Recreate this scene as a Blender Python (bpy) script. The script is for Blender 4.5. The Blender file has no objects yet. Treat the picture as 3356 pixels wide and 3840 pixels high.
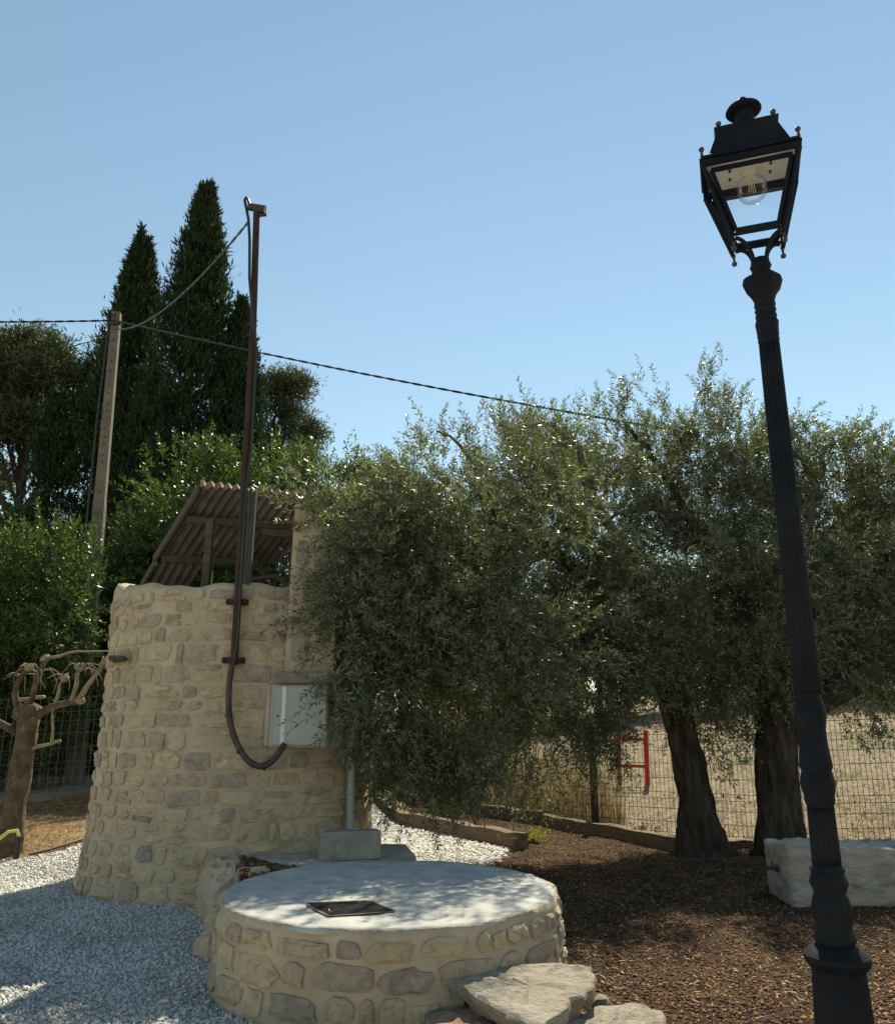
import bpy, bmesh, math, random
import numpy as np
from mathutils import Vector, Matrix

R = math.radians
random.seed(7)
rng = np.random.default_rng(11)

# ------------------------------------------------------------------ camera, sky, sun, exposure
scn = bpy.context.scene
COL = scn.collection
cam_d = bpy.data.cameras.new("camera")
cam = bpy.data.objects.new("camera", cam_d)
COL.objects.link(cam)
cam.location = (0, 0, 1.6)
cam.rotation_euler = (R(90 + 15), 0, 0)
cam_d.sensor_fit = 'VERTICAL'
cam_d.sensor_height = 24.0
cam_d.lens = 24.0 * 823.5 / 1024.0
cam_d.clip_start = 0.05
cam_d.clip_end = 3000
scn.camera = cam

SUN_EL, SUN_AZ = 49.5, 17.0          # azimuth measured from the view direction (+Y) towards +X
w = bpy.data.worlds.new("World")
scn.world = w
w.use_nodes = True
nt = w.node_tree
bg = nt.nodes.get("Background") or nt.nodes.new("ShaderNodeBackground")
sky = nt.nodes.new("ShaderNodeTexSky")
sky.sky_type = 'NISHITA'
sky.sun_disc = False
sky.sun_elevation = R(SUN_EL)
sky.sun_rotation = R(SUN_AZ)
sky.altitude = 100
sky.air_density = 1.35
sky.dust_density = 0.0
sky.ozone_density = 0.2
nt.links.new(sky.outputs[0], bg.inputs[0])
bg.inputs[1].default_value = 0.090

sd = Vector((math.sin(R(SUN_AZ)) * math.cos(R(SUN_EL)), math.cos(R(SUN_AZ)) * math.cos(R(SUN_EL)), math.sin(R(SUN_EL))))
sun_d = bpy.data.lights.new("sun", 'SUN')
sun_d.energy = 5.0
sun_d.angle = R(0.53)
sun_d.color = (1.0, 0.93, 0.82)
sun = bpy.data.objects.new("sun", sun_d)
COL.objects.link(sun)
sun.location = (10, 30, 40)
sun.rotation_euler = sd.to_track_quat('Z', 'Y').to_euler()

scn.view_settings.view_transform = 'Standard'
scn.view_settings.look = 'None'
scn.view_settings.gamma = 1.0
scn.view_settings.use_curve_mapping = False
scn.view_settings.use_white_balance = True        # the phone's warm white balance
scn.view_settings.white_balance_temperature = 7050
scn.view_settings.white_balance_tint = 0
scn.view_settings.exposure = 0.68
scn.render.engine = 'CYCLES'
scn.cycles.max_bounces = 6
scn.cycles.diffuse_bounces = 3
scn.cycles.glossy_bounces = 2
scn.cycles.transmission_bounces = 3
scn.cycles.transparent_max_bounces = 8
scn.cycles.use_denoising = True

# ------------------------------------------------------------------ helpers
ORG = {}


def link(o, parent, origin):
    COL.objects.link(o)
    po = Vector((0, 0, 0))
    if parent is not None:
        o.parent = parent
        po = ORG[parent.name]
    o.location = Vector(origin) - po
    ORG[o.name] = Vector(origin)
    return o


def tag(o, label, cat=None, group=None, kind=None):
    if label:
        o["label"] = label
    if cat:
        o["category"] = cat
    if group:
        o["group"] = group
    if kind:
        o["kind"] = kind
    return o


def thing(name, loc, label, cat, group=None):
    o = bpy.data.objects.new(name, None)
    o.empty_display_size = 0.2
    link(o, None, loc)
    return tag(o, label, cat, group)


def mesh(name, V, F, mat, parent=None, smooth=False, origin=None):
    """one mesh object from world-space vertices"""
    V = np.asarray(V, dtype=np.float32).reshape(-1, 3)
    if origin is None:
        mn, mx = V.min(0), V.max(0)
        origin = ((mn[0] + mx[0]) / 2, (mn[1] + mx[1]) / 2, mn[2] if parent is None else (mn[2] + mx[2]) / 2)
    origin = Vector([float(c) for c in origin])
    L = V - np.array(origin, dtype=np.float32)
    me = bpy.data.meshes.new(name)
    if isinstance(F, np.ndarray):
        n, k = F.shape
        me.vertices.add(len(L))
        me.vertices.foreach_set("co", L.ravel())
        me.loops.add(n * k)
        me.loops.foreach_set("vertex_index", F.astype(np.int32).ravel())
        me.polygons.add(n)
        me.polygons.foreach_set("loop_start", np.arange(0, n * k, k, dtype=np.int32))
        me.polygons.foreach_set("loop_total", np.full(n, k, dtype=np.int32))
        me.update(calc_edges=True)
    else:
        me.from_pydata([tuple(map(float, v)) for v in L], [], [tuple(map(int, f)) for f in F])
        me.update()
    if smooth:
        me.polygons.foreach_set("use_smooth", np.ones(len(me.polygons), dtype=bool))
    if mat is not None:
        me.materials.append(mat)
    o = bpy.data.objects.new(name, me)
    return link(o, parent, origin)


class MB:
    """collects simple shapes into one mesh"""

    def __init__(self):
        self.v, self.f = [], []

    def add(self, V, F):
        b = len(self.v)
        self.v += [tuple(p) for p in V]
        self.f += [tuple(i + b for i in f) for f in F]
        return self

    def box(self, c, s, rz=0.0, M=None, bevel=0.0):
        bm = bmesh.new()
        bmesh.ops.create_cube(bm, size=1)
        for v in bm.verts:
            v.co = Vector((v.co.x * s[0], v.co.y * s[1], v.co.z * s[2]))
        if bevel > 0:
            bmesh.ops.bevel(bm, geom=bm.edges[:], offset=bevel, segments=1, affect='EDGES')
        m = (M if M is not None else Matrix.Rotation(rz, 4, 'Z'))
        for v in bm.verts:
            v.co = m @ v.co + Vector(c)
        bm.verts.index_update()
        self.add([v.co[:] for v in bm.verts], [[v.index for v in f.verts] for f in bm.faces])
        bm.free()
        return self

    def beam(self, a, b, wd, ht, bevel=0.0, up=(0, 0, 1)):
        a, b = Vector(a), Vector(b)
        d = b - a
        x = d.normalized()
        z = Vector(up)
        y = z.cross(x)
        if y.length < 1e-4:
            y = Vector((0, 1, 0)).cross(x)
        y.normalize()
        z = x.cross(y)
        M = Matrix((x, y, z)).transposed().to_4x4()
        return self.box((a + b) / 2, (d.length, wd, ht), M=M, bevel=bevel)

    def tube(self, pts, rad, seg=8, cap=True, jit=0.0):
        P = [Vector(p) for p in pts]
        if not hasattr(rad, '__len__'):
            rad = [rad] * len(P)
        base = len(self.v)
        ref = None
        for i, p in enumerate(P):
            t = (P[min(i + 1, len(P) - 1)] - P[max(i - 1, 0)]).normalized()
            if ref is None:
                ref = Vector((0, 0, 1)) if abs(t.z) < 0.9 else Vector((1, 0, 0))
            n = ref - t * ref.dot(t)
            if n.length < 1e-5:
                n = Vector((1, 0, 0)) - t * t.x
            n.normalize()
            ref = n
            bn = t.cross(n)
            for k in range(seg):
                a = 2 * math.pi * k / seg
                r = rad[i] * (1 + (random.uniform(-jit, jit) if jit else 0))
                self.v.append(tuple(p + (n * math.cos(a) + bn * math.sin(a)) * r))
        for i in range(len(P) - 1):
            for k in range(seg):
                k2 = (k + 1) % seg
                self.f.append((base + i * seg + k, base + i * seg + k2, base + (i + 1) * seg + k2, base + (i + 1) * seg + k))
        if cap:
            self.f.append(tuple(base + k for k in range(seg))[::-1])
            self.f.append(tuple(base + (len(P) - 1) * seg + k for k in range(seg)))
        return self

    def lathe(self, prof, c, seg=32, flute=None, cap=True):
        """prof: (radius, z) bottom to top, absolute z; flute(i, angle) -> radius factor"""
        base = len(self.v)
        for i, (r, z) in enumerate(prof):
            for k in range(seg):
                a = 2 * math.pi * k / seg
                rr = r * (flute(z, a) if flute else 1)
                self.v.append((c[0] + rr * math.cos(a), c[1] + rr * math.sin(a), z))
        for i in range(len(prof) - 1):
            for k in range(seg):
                k2 = (k + 1) % seg
                self.f.append((base + i * seg + k, base + i * seg + k2, base + (i + 1) * seg + k2, base + (i + 1) * seg + k))
        if cap:
            self.f.append(tuple(base + k for k in range(seg))[::-1])
            self.f.append(tuple(base + (len(prof) - 1) * seg + k for k in range(seg)))
        return self

    def ball(self, c, r, seg=12, rings=8, sz=1.0):
        prof = [(max(1e-4, r * math.sin(math.pi * i / rings)), c[2] - r * sz * math.cos(math.pi * i / rings)) for i in range(rings + 1)]
        return self.lathe(prof, c, seg, cap=False)

    def build(self, name, mat, parent=None, smooth=False, origin=None):
        return mesh(name, self.v, self.f, mat, parent, smooth, origin)


def autosmooth(o, ang=35):
    me = o.data
    me.polygons.foreach_set("use_smooth", np.ones(len(me.polygons), dtype=bool))
    try:
        me.set_sharp_from_angle(angle=R(ang))
    except Exception:
        pass
    return o


def dup(o, parent=None):
    c = o.copy()
    COL.objects.link(c)
    c.parent = parent
    ORG[c.name] = Vector(ORG[o.name])
    return c


# smooth value noise in numpy (for terrain, stones, mortar)
_G = rng.random((64, 64, 64)).astype(np.float32)


def vnoise(p, s=1.0):
    p = np.asarray(p, dtype=np.float64) * s + 500.0
    i = np.floor(p).astype(int)
    f = p - i
    f = f * f * (3 - 2 * f)
    i %= 64
    j = (i + 1) % 64
    x0, y0, z0 = i[..., 0], i[..., 1], i[..., 2]
    x1, y1, z1 = j[..., 0], j[..., 1], j[..., 2]
    fx, fy, fz = f[..., 0], f[..., 1], f[..., 2]
    a = _G[x0, y0, z0] * (1 - fx) + _G[x1, y0, z0] * fx
    b = _G[x0, y1, z0] * (1 - fx) + _G[x1, y1, z0] * fx
    c = _G[x0, y0, z1] * (1 - fx) + _G[x1, y0, z1] * fx
    d = _G[x0, y1, z1] * (1 - fx) + _G[x1, y1, z1] * fx
    return (a * (1 - fy) + b * fy) * (1 - fz) + (c * (1 - fy) + d * fy) * fz - 0.5


def sm(t):
    t = np.clip(t, 0, 1)
    return t * t * (3 - 2 * t)


# ------------------------------------------------------------------ materials
def nodes(name):
    m = bpy.data.materials.new(name)
    m.use_nodes = True
    t = m.node_tree
    return m, t, t.nodes["Principled BSDF"]


def ramp(t, fac, stops, interp='LINEAR'):
    r = t.nodes.new("ShaderNodeValToRGB")
    r.color_ramp.interpolation = interp
    e = r.color_ramp.elements
    while len(e) > 1:
        e.remove(e[-1])
    e[0].position, e[0].color = stops[0][0], (*stops[0][1], 1)
    for p, c in stops[1:]:
        n = e.new(p)
        n.color = (*c, 1)
    t.links.new(fac, r.inputs[0])
    return r.outputs[0]


def noise(t, scale, detail=4, rough=0.6, co='Object', vec=None):
    if co == 'World':
        tc = t.nodes.new("ShaderNodeNewGeometry")
        co = 'Position'
    else:
        tc = t.nodes.new("ShaderNodeTexCoord")
    n = t.nodes.new("ShaderNodeTexNoise")
    n.inputs['Scale'].default_value = scale
    n.inputs['Detail'].default_value = detail
    n.inputs['Roughness'].default_value = rough
    src = tc.outputs[co]
    if vec is not None:
        mp = t.nodes.new("ShaderNodeMapping")
        mp.inputs['Scale'].default_value = vec
        t.links.new(src, mp.inputs[0])
        src = mp.outputs[0]
    t.links.new(src, n.inputs['Vector'])
    return n.outputs['Fac']


def mixc(t, fac, a, b, mode='MIX'):
    m = t.nodes.new("ShaderNodeMix")
    m.data_type = 'RGBA'
    m.blend_type = mode
    for s, x in ((m.inputs[0], fac), (m.inputs[6], a), (m.inputs[7], b)):
        if hasattr(x, 'is_linked') or hasattr(x, 'links'):
            t.links.new(x, s)
        else:
            s.default_value = x if not isinstance(x, tuple) else (*x, 1)
    return m.outputs[2]


def bump(t, p, h, strength=0.5, dist=0.01):
    b = t.nodes.new("ShaderNodeBump")
    b.inputs['Strength'].default_value = strength
    b.inputs['Distance'].default_value = dist
    t.links.new(h, b.inputs['Height'])
    t.links.new(b.outputs[0], p.inputs['Normal'])


def simple(name, stops, scale=6, rough=0.8, bs=0.4, bd=0.006, bscale=None, metal=0.0, vec=None, spec=0.5, co='Object', detail=5):
    m, t, p = nodes(name)
    f = noise(t, scale, detail, 0.65, co, vec)
    if isinstance(stops[0], tuple) and len(stops[0]) == 3:
        n = len(stops)
        stops = [(0.3 + 0.4 * i / max(1, n - 1), c) for i, c in enumerate(stops)]
    t.links.new(ramp(t, f, stops), p.inputs['Base Color'])
    p.inputs['Roughness'].default_value = rough
    p.inputs['Metallic'].default_value = metal
    p.inputs['Specular IOR Level'].default_value = spec
    if bs:
        bump(t, p, noise(t, bscale or scale * 4, 6, 0.7, co, vec), bs, bd)
    return m


def island_mat(name, stops, rough=0.8, spec=0.3, interp='LINEAR', translucent=0.0, tcol=None, back=None, alpha_var=0.12):
    """colour varies from one small piece to the next"""
    m, t, p = nodes(name)
    g = t.nodes.new("ShaderNodeNewGeometry")
    c = ramp(t, g.outputs['Random Per Island'], stops, interp)
    n = noise(t, 1.1, 3, 0.6)
    c2 = mixc(t, 0.65, c, ramp(t, n, [(0.3, (0.62, 0.62, 0.62)), (0.7, (1.25, 1.25, 1.25))]), 'MULTIPLY')
    if back is not None:
        c2 = mixc(t, g.outputs['Backfacing'], c2, back)
    t.links.new(c2, p.inputs['Base Color'])
    p.inputs['Roughness'].default_value = rough
    p.inputs['Specular IOR Level'].default_value = spec
    if translucent > 0:
        tr = t.nodes.new("ShaderNodeBsdfTranslucent")
        tc = mixc(t, 1.0, c2, tcol or (1.0, 1.0, 0.6), 'MULTIPLY')
        t.links.new(tc, tr.inputs[0])
        mx = t.nodes.new("ShaderNodeMixShader")
        mx.inputs[0].default_value = translucent
        t.links.new(p.outputs[0], mx.inputs[1])
        t.links.new(tr.outputs[0], mx.inputs[2])
        t.links.new(mx.outputs[0], t.nodes["Material Output"].inputs[0])
    return m


M = {}
M['mortar'] = simple('mortar', [(0.41, 0.315, 0.215), (0.51, 0.40, 0.285), (0.59, 0.475, 0.35)], 3.2, 0.95, 0.9, 0.02, 34, spec=0.15)


def stone_mat(name, stops):
    m, t, p = nodes(name)
    oi = t.nodes.new("ShaderNodeObjectInfo")
    c = ramp(t, oi.outputs['Random'], stops)
    n = noise(t, 11, 7, 0.75, 'World')
    c = mixc(t, 0.9, c, ramp(t, n, [(0.28, (0.45, 0.40, 0.37)), (0.46, (0.88, 0.85, 0.82)), (0.58, (1.05, 1.02, 0.98)), (0.74, (1.3, 1.24, 1.1))]), 'MULTIPLY')
    n2 = noise(t, 48, 4, 0.65, 'World')
    c = mixc(t, ramp(t, n2, [(0.58, (0, 0, 0)), (0.70, (0.55, 0.55, 0.55))]), c, (0.17, 0.135, 0.105))
    # mortar smeared over the stone faces
    n3 = noise(t, 5.5, 5, 0.7, 'World')
    c = mixc(t, ramp(t, n3, [(0.52, (0, 0, 0)), (0.68, (0.6, 0.6, 0.6))]), c, (0.50, 0.40, 0.29))
    t.links.new(c, p.inputs['Base Color'])
    p.inputs['Roughness'].default_value = 0.92
    p.inputs['Specular IOR Level'].default_value = 0.15
    bump(t, p, noise(t, 26, 9, 0.75, 'World'), 1.0, 0.03)
    return m


M['stone'] = stone_mat('limestone', [(0.0, (0.68, 0.56, 0.38)), (0.3, (0.62, 0.50, 0.35)), (0.55, (0.58, 0.47, 0.34)), (0.74, (0.51, 0.41, 0.31)),
                                     (0.88, (0.45, 0.37, 0.30)), (0.95, (0.39, 0.335, 0.295)), (1.0, (0.64, 0.49, 0.28))])
M['concrete'] = simple('rough_concrete', [(0.30, 0.285, 0.26), (0.42, 0.405, 0.375), (0.50, 0.485, 0.45)], 5, 0.95, 0.6, 0.012, 40, spec=0.15)
M['block'] = simple('grey_concrete_block', [(0.20, 0.18, 0.155), (0.28, 0.25, 0.215), (0.34, 0.305, 0.26)], 8, 0.95, 0.6, 0.008, 90, spec=0.15)
M['ledge'] = simple('ledge_concrete', [(0.30, 0.26, 0.21), (0.42, 0.38, 0.32), (0.50, 0.47, 0.42)], 4, 0.95, 0.6, 0.012, 40, spec=0.15)
M['rock'] = simple('flat_rock', [(0.25, (0.17, 0.13, 0.095)), (0.42, (0.29, 0.24, 0.18)), (0.6, (0.34, 0.30, 0.25)), (0.75, (0.42, 0.35, 0.25))], 4, 0.92, 1.0, 0.05, 9, spec=0.15, vec=(1, 1, 3))
M['red_rock'] = simple('reddish_rock', [(0.25, (0.18, 0.10, 0.07)), (0.5, (0.30, 0.19, 0.14)), (0.75, (0.42, 0.33, 0.27))], 5, 0.9, 0.9, 0.02, 18, spec=0.2)
M['trough'] = simple('pale_limestone', [(0.25, (0.25, 0.205, 0.16)), (0.45, (0.42, 0.37, 0.31)), (0.62, (0.51, 0.46, 0.395)), (0.75, (0.58, 0.50, 0.39))], 4.5, 0.92, 1.0, 0.05, 11, spec=0.2, vec=(1, 1, 2.2))
M['iron'] = simple('black_cast_iron', [(0.004, 0.005, 0.009), (0.007, 0.009, 0.014), (0.012, 0.014, 0.018)], 9, 0.6, 0.25, 0.003, 60, spec=0.12)
t = M['iron'].node_tree
p = t.nodes["Principled BSDF"]
src = p.inputs['Base Color'].links[0].from_socket
n = noise(t, 34, 5, 0.7, 'World')
n5 = noise(t, 2.5, 3, 0.6, 'World')
t.links.new(mixc(t, ramp(t, n, [(0.66, (0, 0, 0)), (0.74, (0.8, 0.8, 0.8))]), mixc(t, ramp(t, n5, [(0.4, (0, 0, 0)), (0.7, (0.5, 0.5, 0.5))]), src, (0.022, 0.020, 0.018)), (0.055, 0.045, 0.038)), p.inputs['Base Color'])
M['iron_worn'] = simple('worn_iron', [(0.03, 0.022, 0.018), (0.07, 0.05, 0.04)], 20, 0.6, 0.4, 0.003, 60)
M['rust'] = simple('rusty_pipe', [(0.018, 0.011, 0.009), (0.045, 0.022, 0.016), (0.075, 0.036, 0.025)], 8, 0.75, 0.4, 0.004, 60, spec=0.3, vec=(4, 4, 0.8))
M['tin'] = simple('weathered_corrugated_sheet', [(0.3, (0.07, 0.062, 0.055)), (0.5, (0.13, 0.118, 0.105)), (0.7, (0.19, 0.175, 0.16))], 3, 0.75, 0.3, 0.004, 30, spec=0.3)
M['tin_rust'] = simple('rusty_corrugated_sheet', [(0.3, (0.20, 0.10, 0.075)), (0.5, (0.30, 0.17, 0.13)), (0.7, (0.36, 0.25, 0.20))], 3, 0.8, 0.3, 0.004, 30, spec=0.3)
M['wood'] = simple('weathered_timber', [(0.3, (0.05, 0.038, 0.028)), (0.5, (0.095, 0.074, 0.056)), (0.7, (0.15, 0.12, 0.092))], 7, 0.85, 0.7, 0.008, 20, spec=0.2, vec=(0.6, 6, 6))
M['greywood'] = simple('grey_weathered_planks', [(0.3, (0.05, 0.045, 0.042)), (0.5, (0.10, 0.09, 0.083)), (0.7, (0.15, 0.135, 0.12))], 6, 0.85, 0.7, 0.006, 20, spec=0.2, vec=(8, 8, 0.6))
M['shade_board'] = simple('shade_dark_boards', [(0.012, 0.010, 0.009), (0.03, 0.026, 0.022)], 6, 0.9, 0.5, 0.006, 20, spec=0.1, vec=(8, 8, 0.6))  # near-black colour paints the darkness of the roof opening
M['sleeper'] = simple('oak_sleeper', [(0.28, (0.055, 0.036, 0.023)), (0.5, (0.14, 0.097, 0.062)), (0.72, (0.27, 0.20, 0.13))], 5, 0.85, 0.8, 0.012, 16, spec=0.2, vec=(1.2, 6, 6))
M['endgrain'] = simple('dark_end_grain', [(0.03, 0.02, 0.015), (0.08, 0.055, 0.04)], 14, 0.9, 0.6, 0.008, 40)
M['pole'] = simple('pole_concrete', [(0.115, 0.095, 0.075), (0.165, 0.14, 0.112), (0.21, 0.18, 0.148)], 2.5, 0.95, 0.4, 0.006, 30, spec=0.2)
M['dark'] = simple('dark_hole', [(0.004, 0.004, 0.004), (0.008, 0.008, 0.008)], 5, 0.9, 0)
M['rubber'] = simple('black_cable', [(0.012, 0.012, 0.013), (0.022, 0.021, 0.021)], 12, 0.5, 0.2, 0.002, 60)
M['wire_grey'] = simple('grey_cable', [(0.10, 0.095, 0.09), (0.18, 0.17, 0.16)], 12, 0.5, 0)
M['wire_dark'] = simple('dark_grey_cable', [(0.03, 0.03, 0.03), (0.06, 0.058, 0.055)], 12, 0.5, 0)
M['conduit'] = simple('faded_conduit', [(0.018, 0.014, 0.013), (0.06, 0.035, 0.028), (0.09, 0.07, 0.06)], 5, 0.6, 0.3, 0.003, 40)
M['cabinet'] = simple('grey_polyester', [(0.32, 0.315, 0.30), (0.38, 0.375, 0.36)], 2, 0.5, 0.05, 0.001)
M['cabinet_light'] = simple('pale_strip', [(0.60, 0.61, 0.62), (0.66, 0.67, 0.68)], 2, 0.5, 0)
M['red_edge'] = simple('orange_red_paint', [(0.45, 0.09, 0.05), (0.5, 0.2, 0.13)], 12, 0.6, 0)
M['pvc'] = simple('grey_pvc', [(0.30, 0.31, 0.31), (0.37, 0.38, 0.38)], 3, 0.4, 0.05, 0.001)
M['fence'] = simple('black_powder_coat', [(0.008, 0.008, 0.009), (0.014, 0.014, 0.015)], 9, 0.45, 0)
M['fence_steel'] = simple('grey_galvanised_wire', [(0.10, 0.10, 0.10), (0.16, 0.16, 0.16)], 9, 0.35, 0, metal=0.5)
M['redpaint'] = simple('red_gloss_paint', [(0.50, 0.012, 0.02), (0.62, 0.02, 0.03)], 5, 0.4, 0.05, 0.001)
M['hatch'] = simple('black_hatch_cover', [(0.003, 0.003, 0.0035), (0.009, 0.009, 0.010)], 12, 0.85, 0.5, 0.004, 60, spec=0.08)
M['white_plate'] = simple('white_enamel', [(0.62, 0.58, 0.53), (0.74, 0.70, 0.65), (0.78, 0.75, 0.70)], 5, 0.5, 0.05, 0.001)
M['cream'] = simple('cream_ceramic', [(0.70, 0.62, 0.48), (0.78, 0.72, 0.60)], 5, 0.35, 0)
M['hose'] = simple('yellow_green_hose', [(0.45, 0.46, 0.10), (0.60, 0.60, 0.20)], 9, 0.5, 0)
M['olive_bark'] = simple('olive_bark', [(0.28, (0.020, 0.015, 0.012)), (0.5, (0.060, 0.045, 0.035)), (0.75, (0.13, 0.10, 0.08))], 5, 0.95, 1.0, 0.03, 9, spec=0.1, vec=(2.5, 2.5, 0.5))
M['branch'] = simple('olive_branch', [(0.09, 0.075, 0.055), (0.17, 0.145, 0.11)], 14, 0.9, 0.5, 0.006, 30, spec=0.1)
M['twig'] = simple('olive_twig', [(0.10, 0.10, 0.06), (0.17, 0.16, 0.10)], 14, 0.9, 0, spec=0.1)
M['pruned_bark'] = simple('pruned_tree_bark', [(0.28, (0.045, 0.032, 0.022)), (0.5, (0.11, 0.08, 0.054)), (0.75, (0.22, 0.165, 0.105))], 7, 0.9, 0.8, 0.014, 22, spec=0.15)
M['pruned_wood'] = simple('pale_pruned_wood', [(0.28, (0.16, 0.12, 0.08)), (0.5, (0.27, 0.21, 0.14)), (0.75, (0.38, 0.31, 0.23))], 9, 0.9, 0.6, 0.008, 30, spec=0.15)
M['pine_bark'] = simple('pine_bark', [(0.025, 0.02, 0.017), (0.07, 0.055, 0.045)], 3, 0.95, 0.6, 0.02, 8)
M['soil'] = simple('dark_soil', [(0.28, (0.030, 0.019, 0.014)), (0.5, (0.07, 0.043, 0.028)), (0.72, (0.15, 0.085, 0.045))], 3.5, 1.0, 0.9, 0.03, 40, spec=0.1)
M['gravelbase'] = simple('gravel_base', [(0.36, 0.345, 0.32), (0.50, 0.485, 0.455)], 30, 1.0, 0.9, 0.02, 60, spec=0.1)
M['straw'] = simple('straw_soil', [(0.28, (0.13, 0.08, 0.045)), (0.5, (0.27, 0.175, 0.09)), (0.72, (0.40, 0.28, 0.15))], 4, 1.0, 0.9, 0.03, 40, spec=0.1)
m, t, p = nodes('dry_field')
f1 = noise(t, 0.35, 6, 0.65)
c1 = ramp(t, noise(t, 5, 6, 0.7), [(0.3, (0.17, 0.125, 0.085)), (0.5, (0.30, 0.235, 0.165)), (0.7, (0.42, 0.345, 0.255))])
c1 = mixc(t, ramp(t, f1, [(0.52, (0, 0, 0)), (0.66, (0.8, 0.8, 0.8))]), c1, (0.10, 0.12, 0.045))
t.links.new(c1, p.inputs['Base Color'])
p.inputs['Roughness'].default_value = 1.0
p.inputs['Specular IOR Level'].default_value = 0.1
bump(t, p, noise(t, 30, 6, 0.7), 0.9, 0.04)
M['field'] = m

M['gravel'] = island_mat('white_marble_chips', [(0, (0.38, 0.365, 0.34)), (0.25, (0.54, 0.52, 0.49)), (0.6, (0.66, 0.64, 0.605)), (0.88, (0.55, 0.50, 0.43)), (1, (0.30, 0.27, 0.24))], 0.85, 0.3)
M['mulch'] = island_mat('bark_and_lava_chips', [(0, (0.030, 0.019, 0.016)), (0.35, (0.075, 0.044, 0.032)), (0.65, (0.15, 0.082, 0.046)), (0.88, (0.27, 0.145, 0.066)), (0.985, (0.36, 0.22, 0.105)), (1, (0.45, 0.36, 0.24))], 0.95, 0.15)
# drifts of orange-brown litter in the mulch
t = M['mulch'].node_tree
p = t.nodes["Principled BSDF"]
src = p.inputs['Base Color'].links[0].from_socket
n = noise(t, 1.6, 5, 0.65, 'World')
t.links.new(mixc(t, ramp(t, n, [(0.50, (0, 0, 0)), (0.68, (0.75, 0.75, 0.75))]), src, (0.27, 0.15, 0.07)), p.inputs['Base Color'])
M['strawbits'] = island_mat('straw_bits', [(0, (0.16, 0.09, 0.045)), (0.5, (0.33, 0.22, 0.11)), (1, (0.50, 0.38, 0.21))], 0.9, 0.2)
M['drygrass'] = island_mat('dry_grass', [(0, (0.21, 0.15, 0.09)), (0.5, (0.40, 0.31, 0.20)), (0.85, (0.52, 0.43, 0.30)), (1, (0.16, 0.19, 0.08))], 0.8, 0.3, translucent=0.3, tcol=(1, 0.9, 0.7))
M['olive_leaf'] = island_mat('olive_leaf', [(0, (0.055, 0.068, 0.035)), (0.4, (0.094, 0.110, 0.058)), (0.75, (0.138, 0.152, 0.084)), (0.93, (0.19, 0.195, 0.115)), (1, (0.22, 0.15, 0.06))], 0.40, 0.25,
                             translucent=0.28, tcol=(1.3, 1.35, 0.5), back=(0.195, 0.205, 0.155))
M['almond_leaf'] = island_mat('almond_leaf', [(0, (0.034, 0.058, 0.018)), (0.5, (0.055, 0.088, 0.026)), (0.9, (0.085, 0.125, 0.038)), (1, (0.15, 0.13, 0.05))], 0.40, 0.32, translucent=0.33, tcol=(1.5, 1.6, 0.5))
M['cypress_leaf'] = island_mat('cypress_spray', [(0, (0.014, 0.026, 0.010)), (0.6, (0.026, 0.046, 0.017)), (1, (0.048, 0.072, 0.026))], 0.7, 0.25, translucent=0.12, tcol=(1.2, 1.4, 0.6))
M['pine_leaf'] = island_mat('pine_needles', [(0, (0.040, 0.056, 0.026)), (0.6, (0.080, 0.102, 0.046)), (1, (0.13, 0.145, 0.07))], 0.6, 0.3, translucent=0.2, tcol=(1.2, 1.2, 0.6))
M['wood_leaf'] = island_mat('far_foliage', [(0, (0.025, 0.045, 0.016)), (0.6, (0.05, 0.075, 0.028)), (1, (0.085, 0.11, 0.04))], 0.6, 0.3, translucent=0.25, tcol=(1.2, 1.4, 0.6))
M['rose_leaf'] = island_mat('rose_leaf', [(0, (0.03, 0.055, 0.02)), (1, (0.07, 0.11, 0.035))], 0.4, 0.5, translucent=0.25, tcol=(1.2, 1.5, 0.5))
M['lime_leaf'] = island_mat('lime_leaf', [(0, (0.22, 0.22, 0.04)), (1, (0.42, 0.40, 0.10))], 0.5, 0.4, translucent=0.3, tcol=(1.2, 1.3, 0.5))
M['petal'] = island_mat('red_petal', [(0, (0.45, 0.01, 0.03)), (1, (0.65, 0.03, 0.06))], 0.5, 0.4, translucent=0.2, tcol=(1.2, 0.8, 0.8))


def glass(name, mixf, rough=0.02):
    m, t, p = nodes(name)
    t.nodes.remove(p)
    tr = t.nodes.new("ShaderNodeBsdfTransparent")
    tr.inputs[0].default_value = (0.995, 1.0, 0.998, 1)
    gl = t.nodes.new("ShaderNodeBsdfGlossy")
    gl.inputs['Roughness'].default_value = rough
    fr = t.nodes.new("ShaderNodeFresnel")
    fr.inputs[0].default_value = 1.45
    mm = t.nodes.new("ShaderNodeMath")
    mm.operation = 'MULTIPLY'
    mm.inputs[1].default_value = mixf
    t.links.new(fr.outputs[0], mm.inputs[0])
    mx = t.nodes.new("ShaderNodeMixShader")
    t.links.new(mm.outputs[0], mx.inputs[0])
    t.links.new(tr.outputs[0], mx.inputs[1])
    t.links.new(gl.outputs[0], mx.inputs[2])
    t.links.new(mx.outputs[0], t.nodes["Material Output"].inputs[0])
    return m


M['pane'] = glass('clear_pane', 0.12)
M['bulbglass'] = glass('bulb_glass', 0.45, 0.01)
M['filament'] = simple('amber_filament', [(0.55, 0.40, 0.18), (0.65, 0.5, 0.25)], 5, 0.5, 0)

# ------------------------------------------------------------------ places that many things share
TC, TR = (-2.44, 10.08), 1.555            # stone tower: centre and radius
DC, DA, DB, DZ = (-0.40, 6.4), 1.175, 1.31, 0.53   # round slab: centre, half axes, height


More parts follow.
